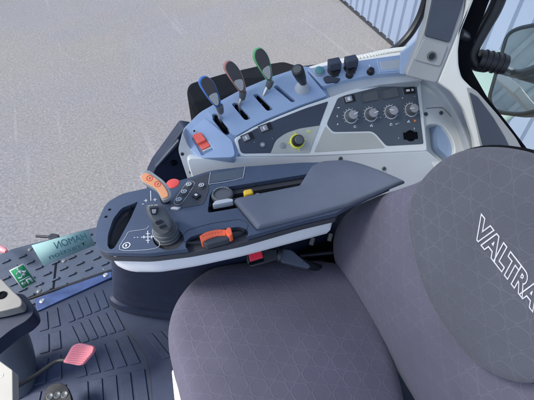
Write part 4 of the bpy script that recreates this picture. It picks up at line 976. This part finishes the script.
# ------------------------------------------------------------------ seat belt buckle
BK = Pl(P(262, 262, .60), CAM - P(262, 262, .60) + Vector((0, -.2, .5)))
bkk = thing('belt_buckle', BK.hit(270, 262), 'black seat belt buckle with a red release button lying between seat cushion and armrest', 'buckle')
bh = slab('housing', rnd([(246, 252.6, 2), (262, 248.6, 2), (277, 248.4, 2), (279.4, 259, 2), (263, 264.4), (251, 267.6, 2), (247, 262, 1)], 2), BK, .010, .012, 'black_plastic', bkk, .004, 4)
slab('release_button', rnd([(248.4, 253.2, 1), (261.4, 250.2, 1), (263.2, 257.6, 1), (250.2, 261.6, 1)], 1), BK, .0135, .0, 'buckle_red', bkk, .0012)
slab('mouth', rnd([(248.6, 262.8, .5), (263.6, 258.6, .5), (264.2, 261, .5), (249.6, 265.4, .5)], 1), BK, .0125, .0, 'near_black', bkk, .0008)
slab('boot', rnd([(278, 248, 2), (292, 250, 3), (300, 257), (311, 266, 2), (309, 269, 2), (282, 262, 2), (279, 259)], 3), BK, .006, .02, 'charcoal_matt', bkk, .005, 4)
tube('boot_collar', [BK.hit(277.5, 254), BK.hit(281, 255)], [(.017, .012), (.019, .013)], 'black_plastic', bkk, 18)
tube('stalk', [BK.hit(300, 262), P(330, 272, .50), P(352, 285, .44)], .010, 'black_plastic', bkk, 10)
# dark seat frame parts in the gap behind
gp = thing('seat_bracket', P(320, 262, .45), 'dark bracket with pale clips in the gap between armrest and seat back', 'bracket')
slab('bracket', rnd([(290, 247), (345, 228), (352, 262), (330, 290), (285, 275)], 4), zpl(.50), 0, .04, 'near_black', gp, .004)
for u, v in ((313, 241), (331, 237)):
    tube('clip', [P(u, v - 3, .56), P(u - 2, v + 4, .55)], .006, 'beige_cast', gp, 10)
tube('rod', [P(300, 256, .53), P(338, 252, .53)], .006, 'black_gloss', gp, 10)
slab('link_plate', rnd([(298, 262), (322, 259), (330, 264), (310, 272)], 2), zpl(.52), .004, .006, 'black_plastic', gp, .002)

# ------------------------------------------------------------------ front left: steering column, pedals
SCz = .42
sc = thing('steering_column', P(0, 330, 0), 'grey cast steering column cover at the left edge above the floor mat', 'steering column')
slab('cast_cover', rnd([(-30, 262), (2, 279, 4), (12, 290, 4), (22, 299, 4), (22, 306, 4), (2, 311), (-30, 316)], 4), zpl(SCz), 0, .03, 'beige_cast', sc, .008, 4)
lathe('cover_screw', fr(zpl(SCz), 2, 295.5), [(.012, 0), (.012, .003), (.008, .004), (.006, .001)], 'near_black', sc, 18)
slab('cover_flange', rnd([(14, 293, 3), (24, 294, 3), (31, 302, 4), (34, 313, 4), (26, 321), (12, 329), (-2, 340), (-30, 362), (-30, 312), (8, 312)], 4), zpl(SCz - .035), 0, .05, 'navy_housing', sc, .010, 4)
tube('shroud', crv([P(-16, 318, .30), P(4, 340, .20), P(12, 358, .10), P(17, 385, -.01)], 4), [.045, .052, .058, .060, .062, .062, .062, .062, .062, .062, .060, .060, .060], 'shroud_grey', sc, 26)
cbx = thing('cream_box', P(0, 385, .45), 'cream white plastic box at the lower left corner', 'box')
slab('box', rnd([(-30, 355), (-4, 358, 2), (12.6, 370, 1.5), (13, 400, 0), (13, 440, 0), (-30, 440)], 3), zpl(.62), 0, .025, 'cream_box', cbx, .004, 3)
marks('print', [crv([(0, 374.5), (2.6, 374), (2.6, 376.6), (0, 377.2)], 2)], zpl(.62), 'grey_print', cbx, .0016)
# red brake pedal pad
PZ = Pl(P(80, 354, .20), (-.25, -.35, .9))
bp_ = thing('brake_pedal', P(80, 354, 0), 'worn red ribbed pedal pad on a bent black arm', 'pedal')
slab('pad', rnd([(62.6, 362.4, 1.5), (72, 345.4, 3), (79, 342.8, 2), (94.6, 346.4, 3), (92.5, 352.6, 3), (82, 365, 3), (78, 365.6, 2)], 3), PZ, .0, .016, 'pedal_red', bp_, .003, 3)
bm = bmesh.new()
for i in range(9):
    t_ = (i + .6) / 9.4; y = 344.6 + 19.6 * t_
    xl = 74.5 - 11 * t_; xr = 93.6 - (0 if t_ < .25 else (t_ - .25) * 17)
    a_ = PZ.hit(xl + 1, y); b_ = PZ.hit(xr - .6, y + 1.4); tube_bm(bm, [a_, b_], .0017, 8)
link('grip_ribs', bm, 'pedal_red', bp_, 40)
tube('arm', crv([P(-2, 398, .20), P(14, 388, .19), P(36, 375, .175), P(56, 361.6, .17), P(66, 360, .175)], 4), .0065, 'black_gloss', bp_, 12)
ap = thing('black_pedal', P(58, 398, 0), 'black rubber pedal with round studs at the lower edge', 'pedal')
AZp = zpl(.10)
slab('pad', rnd([(40, 412, 2), (42.5, 398, 4), (47, 386, 5), (56, 382.4, 5), (66, 384, 5), (71, 396, 4), (74, 420, 2)], 4), AZp, .0, .02, 'black_plastic', ap, .006, 4)
for u, v in ((50, 396.4), (57.4, 395), (64.6, 394.6), (49, 406), (57, 405), (65.5, 404.4)):
    k = lathe('stud', fr(AZp, u, v), [(.0105, 0), (.0100, .002), (.0085, .0022), (.007, .001)], 'knob_grey', ap, 14)
# red-pink knob at the left edge, outside
rk = thing('red_knob', P(0, 249, .1), 'small red tipped handle at the left edge of the step', 'handle')
tube('handle', [P(-16, 238, .05), P(-4, 246.6, .05), P(4, 250.4, .05), P(6.4, 251.6, .05)], [.012, .013, .012, .007], 'pedal_red', rk, 16)
tube('stem', [P(-30, 230, .05), P(-15, 238.6, .05)], .006, 'black_plastic', rk, 10)
